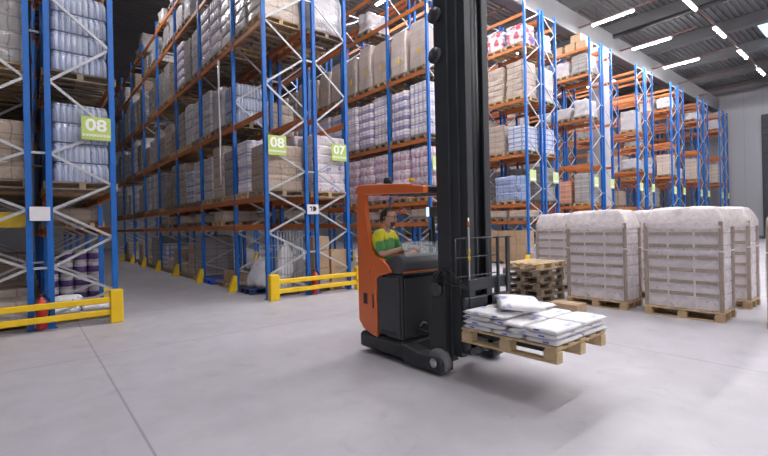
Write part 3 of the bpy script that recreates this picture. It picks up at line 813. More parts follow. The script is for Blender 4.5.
# floor goods at the long rack
def plastic_pallet(loc, m, label):
    r = empty('plastic_pallet', loc)
    put('deck', MB().box((-.5, -.4, .11), (.5, .4, .14), b=.01).mesh('pp_deck', m), parent=r)
    for y in (-.33, 0, .33): put('runner', MB().box((-.5, y-.06, 0), (.5, y+.06, .03), b=.005).mesh('pp_runner', m), parent=r)
    for x in (-.42, 0, .42):
        for y in (-.33, 0, .33): put('block', MB().box((x-.07, y-.06, .0305), (x+.07, y+.06, .1095), b=.006).mesh('pp_block', m), parent=r)
    tag(r, label, 'pallet')
plastic_pallet((4.75, 13.71, .003), 'blueplastic', 'bright blue plastic pallet on the floor under the long rack')
plastic_pallet((4.78, 10.82, .003), 'navyplastic', 'dark navy plastic pallet under the heap of waste film')
o = put('film_strip', MB().tube([(4.27, 12.35, 6.40), (4.26, 12.36, 5.4), (4.27, 12.33, 4.5), (4.265, 12.35, 3.6), (4.27, 12.36, 2.9)], [.03, .022, .026, .02, .012], 7).mesh('hanging_film_strip', 'litter'))
tag(o, 'loose strip of wrapping film hanging down the face of the long rack', 'plastic film')
# wire cage trolley
def cage(x, y, w, d, h, label):
    r = empty('wire_cage', (x, y, .02)); M_ = 'galv'
    put('base_frame', MB().box((-w/2, -d/2, .10), (w/2, d/2, .14)).mesh('cage_base', M_), parent=r)
    for sx in (-1, 1):
        for sy in (-1, 1):
            put('caster', MB().lathe([(.05, -.02), (.05, .02)], (sx*(w/2-.08), sy*(d/2-.08), .05), 12, axis='x').mesh('caster', 'darkrubber'), parent=r)
    for nm, pts in (('side_panel', -1), ('side_panel', 1)):
        mb = MB(); yy = pts*(d/2-.01)
        mb.tube([(-w/2, yy, .14), (-w/2, yy, h), (w/2, yy, h), (w/2, yy, .14)], .014, 6)
        for i in range(1, 8): mb.tube([(-w/2 + w*i/8, yy, .14), (-w/2 + w*i/8, yy, h)], .009, 4)
        for z in (.5, .9, 1.2): mb.tube([(-w/2, yy, z), (w/2, yy, z)], .009, 4)
        put(nm, mb.mesh('cage_side', M_), parent=r)
    mb = MB(); xx = w/2-.01
    for i in range(0, 9): mb.tube([(xx, -d/2 + d*i/8, .14), (xx, -d/2 + d*i/8, h)], .009, 4)
    for z in (.5, .9, 1.2, h): mb.tube([(xx, -d/2, z), (xx, d/2, z)], .009, 4)
    put('back_panel', mb.mesh('cage_back', M_), parent=r)
    tag(r, label, 'trolley')
cage(5.02, 9.98, .66, .52, 1.55, 'wire mesh cage trolley behind the yellow guard')
def heap(x, y, z, w, d, h, label, seed):
    me = load_mesh(w, d, h, 'litter', seed, .12, 0, min(w, d)*.45, .16, bulge=0, topamp=.15, scale=4)
    for v in me.vertices:
        k = 1 - .45 * max(0, min(1, v.co.z / h)) ** 1.5
        v.co.x *= k; v.co.y *= k
    o = put('film_heap', me, (x, y, z)); tag(o, label, 'plastic film'); return o
heap(5.02, 9.98, .165, .42, .26, .95, 'crumpled heap of clear waste film inside the wire cage', 5)
heap(4.70, 10.80, .150, .6, .60, .62, 'white waste film lying on the navy pallet', 9)
def crate_y(x, y, z, label):
    r = empty('plastic_crate', (x, y, z)); w, d, h = .55, .38, .26
    put('base', MB().box((-w/2, -d/2, 0), (w/2, d/2, .015)).mesh('crate_base', 'yellowplastic'), parent=r)
    for a, b in (((-w/2, -d/2), (w/2, -d/2+.015)), ((-w/2, d/2-.015), (w/2, d/2)), ((-w/2, -d/2+.016), (-w/2+.015, d/2-.016)), ((w/2-.015, -d/2+.016), (w/2, d/2-.016))):
        put('wall_panel', MB().box((a[0], a[1], .016), (b[0], b[1], h)).mesh('crate_wall', 'yellowplastic'), parent=r)
    put('rim', MB().box((-w/2-.012, -d/2-.012, h-.03), (w/2+.012, -d/2-.001, h)).mesh('crate_rim', 'yellowplastic'), parent=r)
    tag(r, label, 'crate')
crate_y(-.25, 9.85, 1.757, 'yellow plastic crate on the low shelf beside the blank placard')
crate_y(-.82, 9.85, 1.757, 'yellow plastic crate on the low shelf, outermost at far left')

# tubs on a pallet at the back of the dim rack, and low bags
p = put('pallet', PALLET[1], (.78, 12.0, .003)); tag(p, 'wooden pallet under the purple-labelled tubs', 'pallet')
tub_me = MB().lathe([(.10, 0), (.115, .01), (.12, .24), (.125, .25), (.125, .275), (.11, .28)], n=14).mesh('tub', 'tub')
tubl_me = MB().lathe([(.1195, .06), (.122, .062), (.1235, .19), (.121, .192)], n=14).mesh('tub_label', 'tublabel')
for t in range(4):
    for i in range(4):
        for j in range(2):
            if t == 3 and i < 1: continue
            o = put('tub', tub_me, (.42 + i*.255, 11.72 + j*.26, PHT + .006 + t*.282)); put('paper_label', tubl_me, (0,0,0), o)
            tag(o, 'white lidded tub with a purple label, stacked in the dim left rack', 'tub', 'purple-labelled tubs in the dim left rack')
def bag_mesh(L, W, H, seed, m, flat=.0):
    mb = MB(); nu, nv = 18, 12; vs = []; fs = []
    off = Vector((seed*2.3, seed*.7, seed*1.9))
    def pt(u, v, top):
        x, y = (u-.5)*2, (v-.5)*2
        pw = 3.2 + 14*flat; e = (1-abs(x)**pw)*(1-abs(y)**pw); e = max(0, e)**.42
        cx = 1 - .05*(1-e)
        n1 = noise.noise(Vector((x*1.6, y*1.6, top*3)) + off)*.16 + noise.noise(Vector((x*5, y*5, top*3)) + off)*.06
        z = H/2 + (H/2)*e*(1 + n1*e)*(1 if top else -1)
        w = 1 + .025*noise.noise(Vector((x*2, y*2, 7)) + off)
        return (x*L/2*w, y*W/2*w, max(0, z))
    for top in (0, 1):
        st = len(vs)
        for i in range(nu+1):
            for j in range(nv+1): vs.append(pt(i/nu, j/nv, top))
        for i in range(nu):
            for j in range(nv):
                a = st + i*(nv+1)+j; q = (a, a+nv+1, a+nv+2, a+1); fs.append(q if top else q[::-1])
    mb.add(vs, fs, 0, True)
    me = bpy.data.meshes.new('bag'); me.from_pydata(mb.v, [], mb.f); me.materials.append(M[m])
    bm = bmesh.new(); bm.from_mesh(me); bmesh.ops.remove_doubles(bm, verts=bm.verts, dist=.0006); bmesh.ops.recalc_face_normals(bm, faces=bm.faces)
    for f in bm.faces: f.smooth = True
    bm.to_mesh(me); bm.free(); return me
p = put('pallet', PALLET[1], (.78, 10.2, .003)); tag(p, 'wooden pallet under the white bags behind the left guard', 'pallet')
for k, (dx, dy, t) in enumerate([(-.25, -.18, 0), (.27, -.18, 0), (-.25, .2, 0), (.27, .2, 0), (-.2, -.1, 1)]):
    o = put('bag', bag_mesh(.5, .36, .15, 30+k, 'sack'), (.78+dx, 10.2+dy, PHT+.006+t*.185))
    tag(o, ['front inner', 'front outer', 'rear inner', 'rear outer', 'topmost'][k] + ' white bag on the floor pallet behind the left guard', 'bag')
p = put('pallet', PALLET[1], (-.47, 10.05, .003)); tag(p, 'dark wooden pallet on the floor at far left', 'pallet')
o = put('carton_load', variant('low'), (-.47, 10.05, PHT+.006)); tag(o, 'low dim carton load on the floor at far left', 'load')
# floor cartons along the long rack, bay two
for k, (y, w, h, m) in enumerate([(11.75, .5, .32, 'carton_dull'), (12.35, .55, .26, 'carton_dull'), (12.95, .5, .34, 'carton')]):
    pass
p = put('pallet', PALLET[0], (4.9, 12.0, .003)); tag(p, 'wooden pallet with low cartons, first bay past the film heap', 'pallet')
carton((4.62, 11.82, PHT+.006), (.45, .36, .26), 'dull brown carton nearest the aisle past the film heap', m='carton_dull')
carton((4.62, 12.2, PHT+.006), (.45, .36, .3), 'brown carton beside the dull one past the film heap')
carton((5.12, 12.0, PHT+.006), (.45, .7, .36), 'wide brown carton behind two smaller ones past the film heap', m='carton_dull')
p = put('pallet', PALLET[1], (4.9, 12.88, .003)); tag(p, 'dark pallet between low cartons and the blue pallet', 'pallet')
carton((4.66, 12.7, PHT+.006), (.4, .32, .3), 'square carton on the dark pallet beside the blue pallet', m='carton')
carton((5.1, 12.9, PHT+.006), (.4, .7, .22), 'flat wide carton on the dark pallet beside the blue pallet', m='carton_dull')

# ------------------------------------------------------------------ wrapped crates on the right
def crate_load(x0, y0, label, plabel, seed, deep=.72):
    """front face at x = x0, right edge at y = y0, 1.15 wide; stands on its pallet"""
    L = 1.15; h0 = .152
    pallet_full('pallet', (x0 + deep/2, y0 + L/2, .0), R(90), L, deep + .04, 'wood', plabel)
    r = empty('wrapped_crate', (x0 + deep/2, y0 + L/2, h0))
    hx, hy = deep/2 - .02, L/2 - .01
    nl = 7; H = 1.46; zt = [0, .17+.06]
    edges = [0.0] + [.255 + .201*i for i in range(nl-1)] + [H]
    for k in range(nl):
        put('white_carton_tier', MB().box((-hx+.03, -hy+.03, edges[k]+.002), (hx-.03, hy-.03, edges[k+1]-.004), b=.012).mesh('carton_tier', 'panelwhite'), parent=r)
    for z in edges[1:-1]:
        for sx in (-1, 1):
            put('lath', MB().box((sx*(hx-.012)-.012, -hy+.07, z-.028), (sx*(hx-.012)+.012, hy-.07, z+.028)).mesh('lath', 'lath'), parent=r)
    for sx in (-1, 1):
        for sy in (-1, 1):
            put('corner_post', MB().box((sx*(hx-.01)-.02, sy*(hy-.022)-.028, 0), (sx*(hx-.01)+.02, sy*(hy-.022)+.028, H-.0), b=.004).mesh('corner_post', 'lath'), parent=r)
    for yy in (-.18, .20):
        mb = MB()
        mb.box((-hx-.008, yy-.014, 0), (-hx-.004, yy+.014, H+.02)).box((hx+.004, yy-.014, 0), (hx+.008, yy+.014, H+.02)).box((-hx-.008, yy-.014, H+.02), (hx+.008, yy+.014, H+.024))
        put('strap', mb.mesh('strap', 'strap'), parent=r)
    mb = MB(); z = .98; e = .012
    mb.box((-hx-e, -hy-e, z-.012), (hx+e, -hy-e+.003, z+.012)).box((-hx-e, hy+e-.003, z-.012), (hx+e, hy+e, z+.012)).box((-hx-e, -hy-e+.004, z-.012), (-hx-e+.003, hy+e-.004, z+.012)).box((hx+e-.003, -hy-e+.004, z-.012), (hx+e, hy+e-.004, z+.012))
    put('band', mb.mesh('band', 'strap'), parent=r)
    # film hood: lumpy cap over the top that closes in towards the middle
    ol = rr_outline(2*hx+.03, 2*hy+.03, .04); n = len(ol); vs = []; fs = []; off = Vector((seed*5.1, seed*2.2, 0))
    prof = [(1.0, H-.10), (1.0, H-.04), (.985, H+.02), (.93, H+.09), (.87, H+.165), (.815, H+.225), (.74, H+.245), (.45, H+.25), (.18, H+.25)]
    for q, z in prof:
        for x, y in ol:
            v = Vector((x*4, y*4, z*4)) + off
            a = .015 if q > .99 else .03
            vs.append((x*q + noise.noise(v)*a, y*q + noise.noise(v + Vector((9,0,0)))*a, z + noise.noise(v*1.2 + Vector((0,7,0)))*(a*1.3)))
    for i in range(len(prof)-1):
        for k in range(n):
            j = (k+1) % n; fs.append((i*n+k, i*n+j, i*n+n+j, i*n+n+k))
    fs.append(tuple((len(prof)-1)*n + k for k in range(n)))
    put('film_hood', MB().add(vs, fs, 0, True).mesh('film_hood', FILM), parent=r)
    # film skirt round the sides
    vs = []; fs = []; zs = [(.005 + (H-.12)*i/14) for i in range(15)]
    for z in zs:
        for x, y in ol:
            v = Vector((x*5, y*5, z*3)) + off
            vs.append((x*1.012 + noise.noise(v)*.006, y*1.008 + noise.noise(v + Vector((9,0,0)))*.012, z))
    for i in range(len(zs)-1):
        for k in range(n):
            j = (k+1) % n; fs.append((i*n+k, i*n+j, i*n+n+j, i*n+n+k))
    put('film_wrap', MB().add(vs, fs, 0, True).mesh('film_wrap', FILMC), parent=r)
    tag(r, label, 'wrapped load')
def film_mat(name, colr, fac):
    m = bpy.data.materials.new(name); m.use_nodes = True
    nt = m.node_tree; N = nt.nodes; L = nt.links; b = N['Principled BSDF']
    b.inputs['Base Color'].default_value = (*colr, 1); b.inputs['Roughness'].default_value = .3; b.inputs['Coat Weight'].default_value = .4
    tc = N.new('ShaderNodeTexCoord'); n = N.new('ShaderNodeTexNoise'); n.inputs['Scale'].default_value = 9; n.inputs['Detail'].default_value = 4; n.inputs['Distortion'].default_value = 1.0
    L.new(tc.outputs['Object'], n.inputs['Vector']); bp = N.new('ShaderNodeBump'); bp.inputs['Strength'].default_value = .6; bp.inputs['Distance'].default_value = .04
    L.new(n.outputs['Fac'], bp.inputs['Height']); L.new(bp.outputs['Normal'], b.inputs['Normal'])
    t = N.new('ShaderNodeBsdfTransparent'); mx = N.new('ShaderNodeMixShader')
    r = N.new('ShaderNodeMapRange'); r.inputs['From Min'].default_value = .3; r.inputs['From Max'].default_value = .7; r.inputs['To Min'].default_value = fac - .12; r.inputs['To Max'].default_value = fac + .12
    L.new(n.outputs['Fac'], r.inputs['Value']); L.new(r.outputs['Result'], mx.inputs[0])
    L.new(t.outputs[0], mx.inputs[1]); L.new(b.outputs[0], mx.inputs[2]); L.new(mx.outputs[0], N['Material Output'].inputs['Surface'])
    return m
FILM = film_mat('film_hood_plastic', (.88, .82, .82), .66)
FILMC = film_mat('film_wrap_plastic', (.72, .69, .72), .22)
for nm, x, y, s in [('at the right picture edge, nearest of the front line', 8.5, .24, 1), ('in the front line, standing whole between two others', 8.5, 1.90, 2), ('in the front line beside the stack of empty pallets', 8.5, 3.34, 3)]:
    crate_load(x, y, f'white film-wrapped crate {nm}', f'wooden pallet under the crate {nm}', s)
for nm, x, y, s in [('behind the whole one, its right end showing', 10.1, 1.86, 4), ('in the rear line, seen through the front gap', 10.1, 3.26, 5), ('in the rear line behind the empty pallets', 10.1, 5.0, 6)]:
    crate_load(x, y, f'white film-wrapped crate {nm}', f'wooden pallet under the crate {nm}', s)

# stack of empty pallets
for k in range(6):
    dx, dy, rz = [(0, 0, 0), (.02, -.01, 1.5), (-.02, .03, -1), (.03, .0, 2), (-.01, .02, -2), (.02, -.02, 1)][k]
    pallet_full('pallet', (8.52+dx, 5.24+dy, k*.1365), R(rz), 1.0, .84, 'wood_pale' if k == 5 else 'wood_dark', f'empty pallet {["at the very bottom","second from the floor","third from the floor","fourth from the floor","second from the top","at the very top"][k]} of the stack beside the mast', h=.136)
carton((7.28, 3.84, .002), (.34, .50, .25), 'single brown carton on the floor beyond the white sacks', m='carton')

# ------------------------------------------------------------------ lifted pallet with sacks
PX0, PX1, PYA, PYB, PZ = 3.50, 4.44, 1.95, 3.01, .425
pallet_full('pallet', ((PX0+PX1)/2, (PYA+PYB)/2, PZ), R(90), PYB-PYA, PX1-PX0, 'wood_pale', 'pale wooden pallet raised on the forks under white sacks')
ZS = PZ + .152
LW, LL = PX1 - PX0 + .05, PYB - PYA
HS = .049
names_y = {2: ['mast end', 'free end'], 3: ['mast end', 'middle', 'free end']}
names_x = {2: ['near side', 'far side'], 3: ['near side', 'centre', 'far side']}
sk = 0
for t in range(4):
    nx, ny = (2, 3) if t % 2 == 0 else (3, 2)
    for i in range(ny):
        for j in range(nx):
            if t == 3 and i != 0: continue
            cx, cy = LW/nx, LL/ny
            x = PX0 - .025 + cx*(j+.5); y = PYB - .025 - cy*(i+.5)
            shr = 0 if t < 3 else .02
            o = put('sack', bag_mesh(cx-.014, cy-.014, HS-.004, 50+sk, 'sack', flat=.4), (x, y, ZS + .001 + t*HS), rz=R(rnd.uniform(-1, 1)))
            q = put('print_mark', MB().box((-cx*.5, -.03, HS*.40), (-cx*.5+.006, .025, HS*.66)).mesh('print_mark', 'sackprint'), (.004, rnd.uniform(-.1, .1)*cy/.35, 0), o)
            lay = ['bottom layer', 'second layer', 'third layer', 'fourth layer'][t]
            tag(o, f'white printed sack, {lay}, {names_x[nx][j]}, {names_y[ny][i]} of the raised pallet', 'sack'); sk += 1
for k, (x, y, z, rz, rx) in enumerate([(3.92, 2.60, 4*HS + .022, 40, 3)]):
    o = put('sack', bag_mesh(.66, .44, .075, 90+k, 'sack', flat=.12), (x, y, ZS + z))
    o.rotation_euler = (R(rx), R(-1), R(rz))
    tag(o, ['white sack lying askew on top of the raised stack, nearest the mast', 'white sack lying flat on the third layer at the free end'][k], 'sack')

# ------------------------------------------------------------------ reach truck (forks towards -Y)
T0 = empty('reach_truck', (3.98, 4.0, 0))
tag(T0, 'orange and black reach truck with a tall black mast, forks under sacks', 'forklift')
TX, TY = 3.98, 4.0
def tp(name, mb, m, parent=T0, mods=None, label=None):
    """part from world coordinates"""
    mb.v = [(x-TX, y-TY, z) for x, y, z in mb.v]
    o = put(name, mb.mesh(name, *([m] if isinstance(m, str) else m)))
    o.parent = parent
    if mods:
        bv = o.modifiers.new('bevel', 'BEVEL'); bv.width = mods; bv.segments = 2; bv.limit_method = 'ANGLE'
    if label: o['label'] = label
    return o
XL, XR = 3.42, 4.54
# chassis base and reach legs
tp('chassis', MB().box((XL, 3.86, .06), (XR, 4.71, .26), b=.03), 'chassis')
def leg(x0, x1):
    mb = MB().prism([(3.86, .05), (3.86, .25), (3.62, .20), (3.27, .185), (3.235, .15), (3.235, .05), (3.30, .035)], 'x', x0, x1)
    return mb
for x0, x1 in ((XL, XL+.20), (XR-.20, XR)):
    lg = tp('reach_leg', leg(x0, x1), 'chassis', mods=.012)
    c = (x0+x1)/2 + (.0 if x0 > 4 else .0)
# load wheels just inside the leg tips
for x0 in (XL+.05, XR-.14):
    w = tp('load_wheel', MB().lathe([(.05, 0), (.125, .0), (.142, .012), (.142, .078), (.125, .09), (.05, .09)], (x0, 3.34, .144), 28, axis='x'), 'rubber', label='grey solid wheel')
    tp('hub', MB().lathe([(.01, -.004), (.05, -.004), (.05, -.012), (.01, -.012)], (x0-.055, 3.34, .1425), 12, axis='x'), 'chrome', parent=w)
tp('drive_wheel', MB().lathe([(.06, 0), (.155, 0), (.165, .02), (.165, .10), (.155, .12), (.06, .12)], (3.60, 4.5, .166), 24, axis='x'), 'darkrubber')
# battery compartment
bat = tp('battery_box', MB().box((XL+.02, 3.87, .262), (XR-.02, 4.19, 1.06), b=.02), 'black')
tp('battery_door', MB().box((XL+.004, 3.90, .30), (XL+.019, 4.31, 1.02), b=.006), 'charcoal', parent=bat)
tp('vent_slot', MB().box((XL-.0005, 3.96, .315), (XL+.0035, 4.24, .36), b=.001), 'ink', parent=bat)
tp('front_cover', MB().box((XL+.05, 3.845, .30), (XR-.05, 3.868, 1.03), b=.01), 'black', parent=bat)
tp('latch', MB().tube([(3.70, 3.835, .42), (3.74, 3.82, .47), (3.80, 3.82, .44)], .012, 6), 'chrome', parent=bat)
tp('cable', MB().tube([(3.66, 3.835, .40), (3.76, 3.80, .34), (3.92, 3.83, .33), (4.05, 3.835, .40)], .014, 8), 'hose', parent=bat)
# orange rear body: left side panel with pillar (outline in y,z), swept tail
def side(x0, x1):
    mb = MB()
    ol = [(4.72, .44), (4.715, .40), (4.62, .31), (4.45, .255), (4.335, .235), (4.335, .98), (4.25, 1.03), (4.10, 1.06), (4.04, 1.08), (4.10, 1.16), (4.22, 1.235), (4.36, 1.28), (4.42, 1.34), (4.47, 1.5), (4.53, 1.85), (4.545, 2.02), (4.545, 2.10), (4.66, 2.10), (4.715, 2.05), (4.725, 1.6)]
    mb.prism(ol, 'x', x0, x1); return mb
tp('body_panel', side(XL, XL+.07), 'orange', mods=.015, label='orange side panel with roof pillar')
tp('body_panel', MB().prism([(4.72, .44), (4.715, .40), (4.62, .31), (4.45, .255), (4.335, .235), (4.335, .98), (4.36, 1.10), (4.71, 1.14)], 'x', XR-.07, XR), 'orange', mods=.015)
tp('rear_panel', MB().box((XL+.071, 4.66, .30), (XR-.071, 4.72, 1.30), b=.03), 'orange')
tp('grille', MB().box((XL-.004, 4.52, .64), (XL-.0005, 4.60, .78), b=.001), 'ink')
tp('grille', MB().box((XL-.004, 4.385, .60), (XL-.0005, 4.41, .78), b=.001), 'ink')
# overhead guard
roof = tp('overhead_guard', MB().prism([(3.445, 2.01), (3.445, 2.09), (3.75, 2.14), (4.3, 2.18), (4.66, 2.195), (4.73, 2.16), (4.73, 2.08), (4.60, 2.06), (4.2, 2.05)], 'x', XL-.005, XL+.075), 'orange', mods=.012, label='orange roof edge')
o2 = tp('guard_rail', MB().prism([(3.445, 2.01), (3.445, 2.09), (3.75, 2.14), (4.3, 2.18), (4.66, 2.195), (4.73, 2.16), (4.73, 2.08), (4.60, 2.06), (4.2, 2.05)], 'x', XR-.075, XR+.005), 'orange', parent=roof, mods=.012)
tp('rear_bar', MB().box((XL+.076, 4.60, 2.06), (XR-.076, 4.73, 2.185), b=.02), 'orange', parent=roof)
tp('front_bar', MB().box((XL+.076, 3.50, 2.02), (XR-.076, 3.60, 2.11), b=.02), 'black', parent=roof)
for i in range(6):
    x = XL + .18 + i*.155
    tp('roof_bar', MB().box((x-.02, 3.601, 2.06), (x+.02, 4.599, 2.13), b=.008), 'black', parent=roof)
tp('front_pillar', MB().box((XR-.10, 3.62, 1.28), (XR-.04, 3.70, 2.03), b=.012), 'black')
bc = tp('beacon', MB().lathe([(.05, 2.197), (.055, 2.21), (.05, 2.26), (.03, 2.275)], (XL+.20, 4.30, 0), 14), 'hose')
tp('roof_light', MB().lathe([(.02, 2.115), (.035, 2.12), (.035, 2.16), (.02, 2.165)], (XL+.06, 3.7, .04), 10), 'yellow')
# dash console
con = tp('console', MB().prism([(3.84, 1.10), (3.84, 1.21), (3.90, 1.285), (4.00, 1.30), (4.16, 1.235), (4.30, 1.17), (4.30, 1.062), (3.90, 1.062)], 'x', XL+.03, XR-.08), 'greyplastic', mods=.03)
tp('trim_line', MB().box((XL+.02, 3.832, 1.085), (XR-.1, 3.8395, 1.10)), 'orange', parent=con)
tp('lower_lip', MB().box((XL+.0, 3.80, 1.062), (XR-.06, 3.838, 1.082), b=.005), 'black', parent=con)
tp('windscreen', MB().prism([(3.88, 1.265), (3.90, 1.265), (3.97, 1.44), (3.95, 1.44)], 'x', XL+.12, XR-.12), 'glass')
tp('joystick', MB().tube([(4.28, 4.02, 1.30), (4.28, 4.0, 1.42)], [.012, .018], 8), 'black', parent=con)
st = tp('steering_wheel', MB().tube([(4.22+.10*math.cos(t*math.pi/8), 4.13+.10*math.sin(t*math.pi/8), 1.38) for t in range(17)], .012, 6), 'black', parent=con)
tp('wheel_column', MB().tube([(4.22, 4.13, 1.20), (4.22, 4.13, 1.37)], .03, 8), 'black', parent=con)
mon = tp('monitor', MB().box((4.01, 3.945, 1.75), (4.17, 3.985, 1.89), b=.01), 'black')
tp('screen', MB().box((4.022, 3.986, 1.762), (4.158, 3.990, 1.878)), 'screen', parent=mon)
sc2 = MB().box((3.995, 3.946, 1.76), (4.0095, 3.984, 1.88)); tp('side_screen', sc2, 'screen', parent=mon)
tp('pole', MB().tube([(4.10, 3.965, 1.37), (4.10, 3.965, 1.75)], .028, 8), 'black', parent=mon)
tp('grab_handle', MB().box((4.02, 3.94, 1.44), (4.07, 3.98, 1.60), b=.012), 'black', parent=mon)
# seat
seat = tp('seat', MB().box((3.50, 4.42, .60), (4.10, 4.58, .735), b=.04), 'black')
a_, b_ = Vector((.93, .37, 0)), Vector((-.37, .93, 0)); c_ = Vector((3.65, 4.625, 0))
bk = MB(); qs = [c_ + a_*u + b_*v for u, v in ((-.16, -.03), (.16, -.03), (.16, .03), (-.16, .03))]
bk.prism([(q.x, q.y) for q in qs], 'z', .96, 1.60)
tp('backrest', bk, 'black', parent=seat, mods=.02)
tp('cab_floor', MB().box((XL+.08, 4.332, .28), (XR-.08, 4.598, .42), b=.01), 'black')
tp('seat_pedestal', MB().box((3.62, 4.43, .42), (4.0, 4.56, .60), b=.02), 'black')

# mast: two nested rails each side, cross members, cylinders, chains
mast = MB()
def channel(x0, x1, y0, y1, t, z0, z1, flip):
    mb = MB()
    if not flip: mb.prism([(x0, y0), (x1, y0), (x1, y0+t), (x0+t, y0+t), (x0+t, y1-t), (x1, y1-t), (x1, y1), (x0, y1)], 'z', z0, z1)
    else: mb.prism([(x1, y0), (x0, y0), (x0, y0+t), (x1-t, y0+t), (x1-t, y1-t), (x0, y1-t), (x0, y1), (x1, y1)], 'z', z0, z1)
    return mb
MT = 4.9
MX0, MX1 = 3.61, 4.13
m0 = empty('mast', (0, 0, 0), T0)
for flip in (False, True):
    for k, (ins, y0, y1, z0, z1) in enumerate([(0, 3.24, 3.43, .14, MT), (.03, 3.13, 3.30, .20, MT-.1), (.06, 3.03, 3.18, .24, MT-.2)]):
        w = .10
        if not flip: mb = channel(MX0+ins, MX0+ins+w, y0, y1, .02, z0, z1, False)
        else: mb = channel(MX1-ins-w, MX1-ins, y0, y1, .02, z0, z1, True)
        tp('mast_rail', mb, 'mast', parent=m0, mods=.004)
for z in (.55, 2.05, 3.4, 4.55):
    tp('cross_member', MB().box((MX0+.021, 3.36, z-.07), (MX1-.021, 3.41, z+.07), b=.01), 'mast', parent=m0)
for z in (.75, 2.6, 4.3):
    tp('cross_member', MB().box((MX0+.06, 3.21, z-.05), (MX1-.06, 3.24, z+.05), b=.01), 'mast', parent=m0)
for x in (MX0+.19, MX1-.19):
    cy = tp('lift_cylinder', MB().tube([(x, 3.33, .30), (x, 3.33, 2.5), ], .04, 12), 'mast', parent=m0)
    tp('lift_rod', MB().tube([(x, 3.33, 2.5), (x, 3.33, MT-.3)], .025, 10), 'mast', parent=m0)
    tp('lift_chain', MB().box((x-.014, 3.20, .8), (x+.014, 3.207, MT-.25)), 'hose', parent=m0)
tp('centre_cylinder', MB().tube([(3.98, 3.18, .6), (3.98, 3.18, 4.4)], .06, 14), 'mast', parent=m0)
for i, dx in enumerate((-.10, -.07, .08, .11)):
    tp('hydraulic_hose', MB().tube([(3.98+dx, 3.22, .7), (3.98+dx, 3.22, 4.6)], .012, 6), 'hose', parent=m0)
tp('hose_sheave', MB().lathe([(.02, -.02), (.09, -.02), (.09, .02), (.02, .02)], (MX0-.03, 3.38, 3.55), 16, axis='x'), 'mast', parent=m0)
tp('hose_sheave', MB().lathe([(.02, -.02), (.09, -.02), (.09, .02), (.02, .02)], (MX0-.03, 3.38, 4.0), 16, axis='x'), 'mast', parent=m0)
# reach carriage cover at mast foot (curved black panel behind left rail)
cv = [(3.26, .16), (3.47, .16), (3.52, .45), (3.46, .75), (3.44, 1.10), (3.30, 1.16), (3.26, 1.1)]
tp('reach_carriage', MB().prism(cv, 'x', MX0-.09, MX0-.004), 'black', mods=.015)
tp('reach_carriage', MB().prism(cv, 'x', MX1+.004, MX1+.09), 'black', mods=.015)
tp('carriage_roller', MB().lathe([(.02, -.02), (.08, -.02), (.08, .02), (.02, .02)], (MX0-.112, 3.36, .93), 16, axis='x'), 'mast')
for k in range(4):
    tp('hydraulic_hose', MB().tube([(MX0-.10, 3.30+.02*k, .98+.03*k), (MX0-.14, 3.22, 1.05+.05*k), (MX0-.10, 3.12, 1.0+.04*k), (MX0+.02, 3.02, .95)], .009, 6), 'hose')
# fork carriage, forks, load backrest
fc = tp('fork_carriage', MB().box((3.60, 3.06-.03, .30), (4.36, 3.06+.02, .44), b=.01).box((3.60, 3.03, .74), (4.36, 3.08, .86), b=.01), 'mast')
for x in (3.72, 4.24): tp('carriage_plate', MB().box((x-.05, 3.085, .30), (x+.05, 3.10, 1.0), b=.006), 'mast', parent=fc)
tp('shift_cylinder', MB().box((3.66, 2.985+.04, .92), (4.36, 3.08, 1.06), b=.015), 'charcoal', parent=fc)
for x in (3.66, 4.15):
    tp('fork', MB().prism([(3.028, .80), (3.028, .40), (3.0, .375), (2.9, .412), (2.9, .455), (2.02, .455), (2.02, .445), (2.9, .412)], 'x', x, x+.10) if False else
       MB().box((x, 2.05, .462), (x+.10, 3.02, .50), b=.004).box((x, 3.014, .43), (x+.10, 3.05, .86), b=.006), 'mast')
br = empty('load_backrest', (0, 0, 0), T0)
ZT = 1.50
def bar(a, b, r_=.008, nm='backrest_bar'): tp(nm, MB().tube([a, b], r_, 6), 'mast', parent=br)
bar((3.42, 3.0, ZT), (4.40, 3.0, ZT), .010)
bar((3.42, 3.0, 1.10), (4.10, 3.0, 1.10)); bar((3.42, 3.0, 1.30), (4.10, 3.0, 1.30))
for x in (3.42, 3.60, 3.78, 3.96): bar((x, 3.0, 1.06), (x, 3.0, ZT))
for x, w in ((4.14, .016), (4.33, .030)):
    tp('backrest_upright', MB().box((x-w, 2.985, .86), (x+w, 3.015, ZT+.01), b=.005), 'mast', parent=br)
# striped height indicator on backrest
hi = tp('height_gauge', MB().tube([(3.60, 2.97, 1.06), (3.60, 2.97, 1.72)], .010, 8), 'chrome')
for i, z in enumerate((1.26, 1.34)): tp('gauge_stripe', MB().tube([(3.60, 2.97, z), (3.60, 2.97, z+.05)], .013, 8), 'yellow', parent=hi)
tp('gauge_tip', MB().tube([(3.60, 2.97, 1.62), (3.60, 2.97, 1.68)], .014, 8), 'orange_beam', parent=hi)

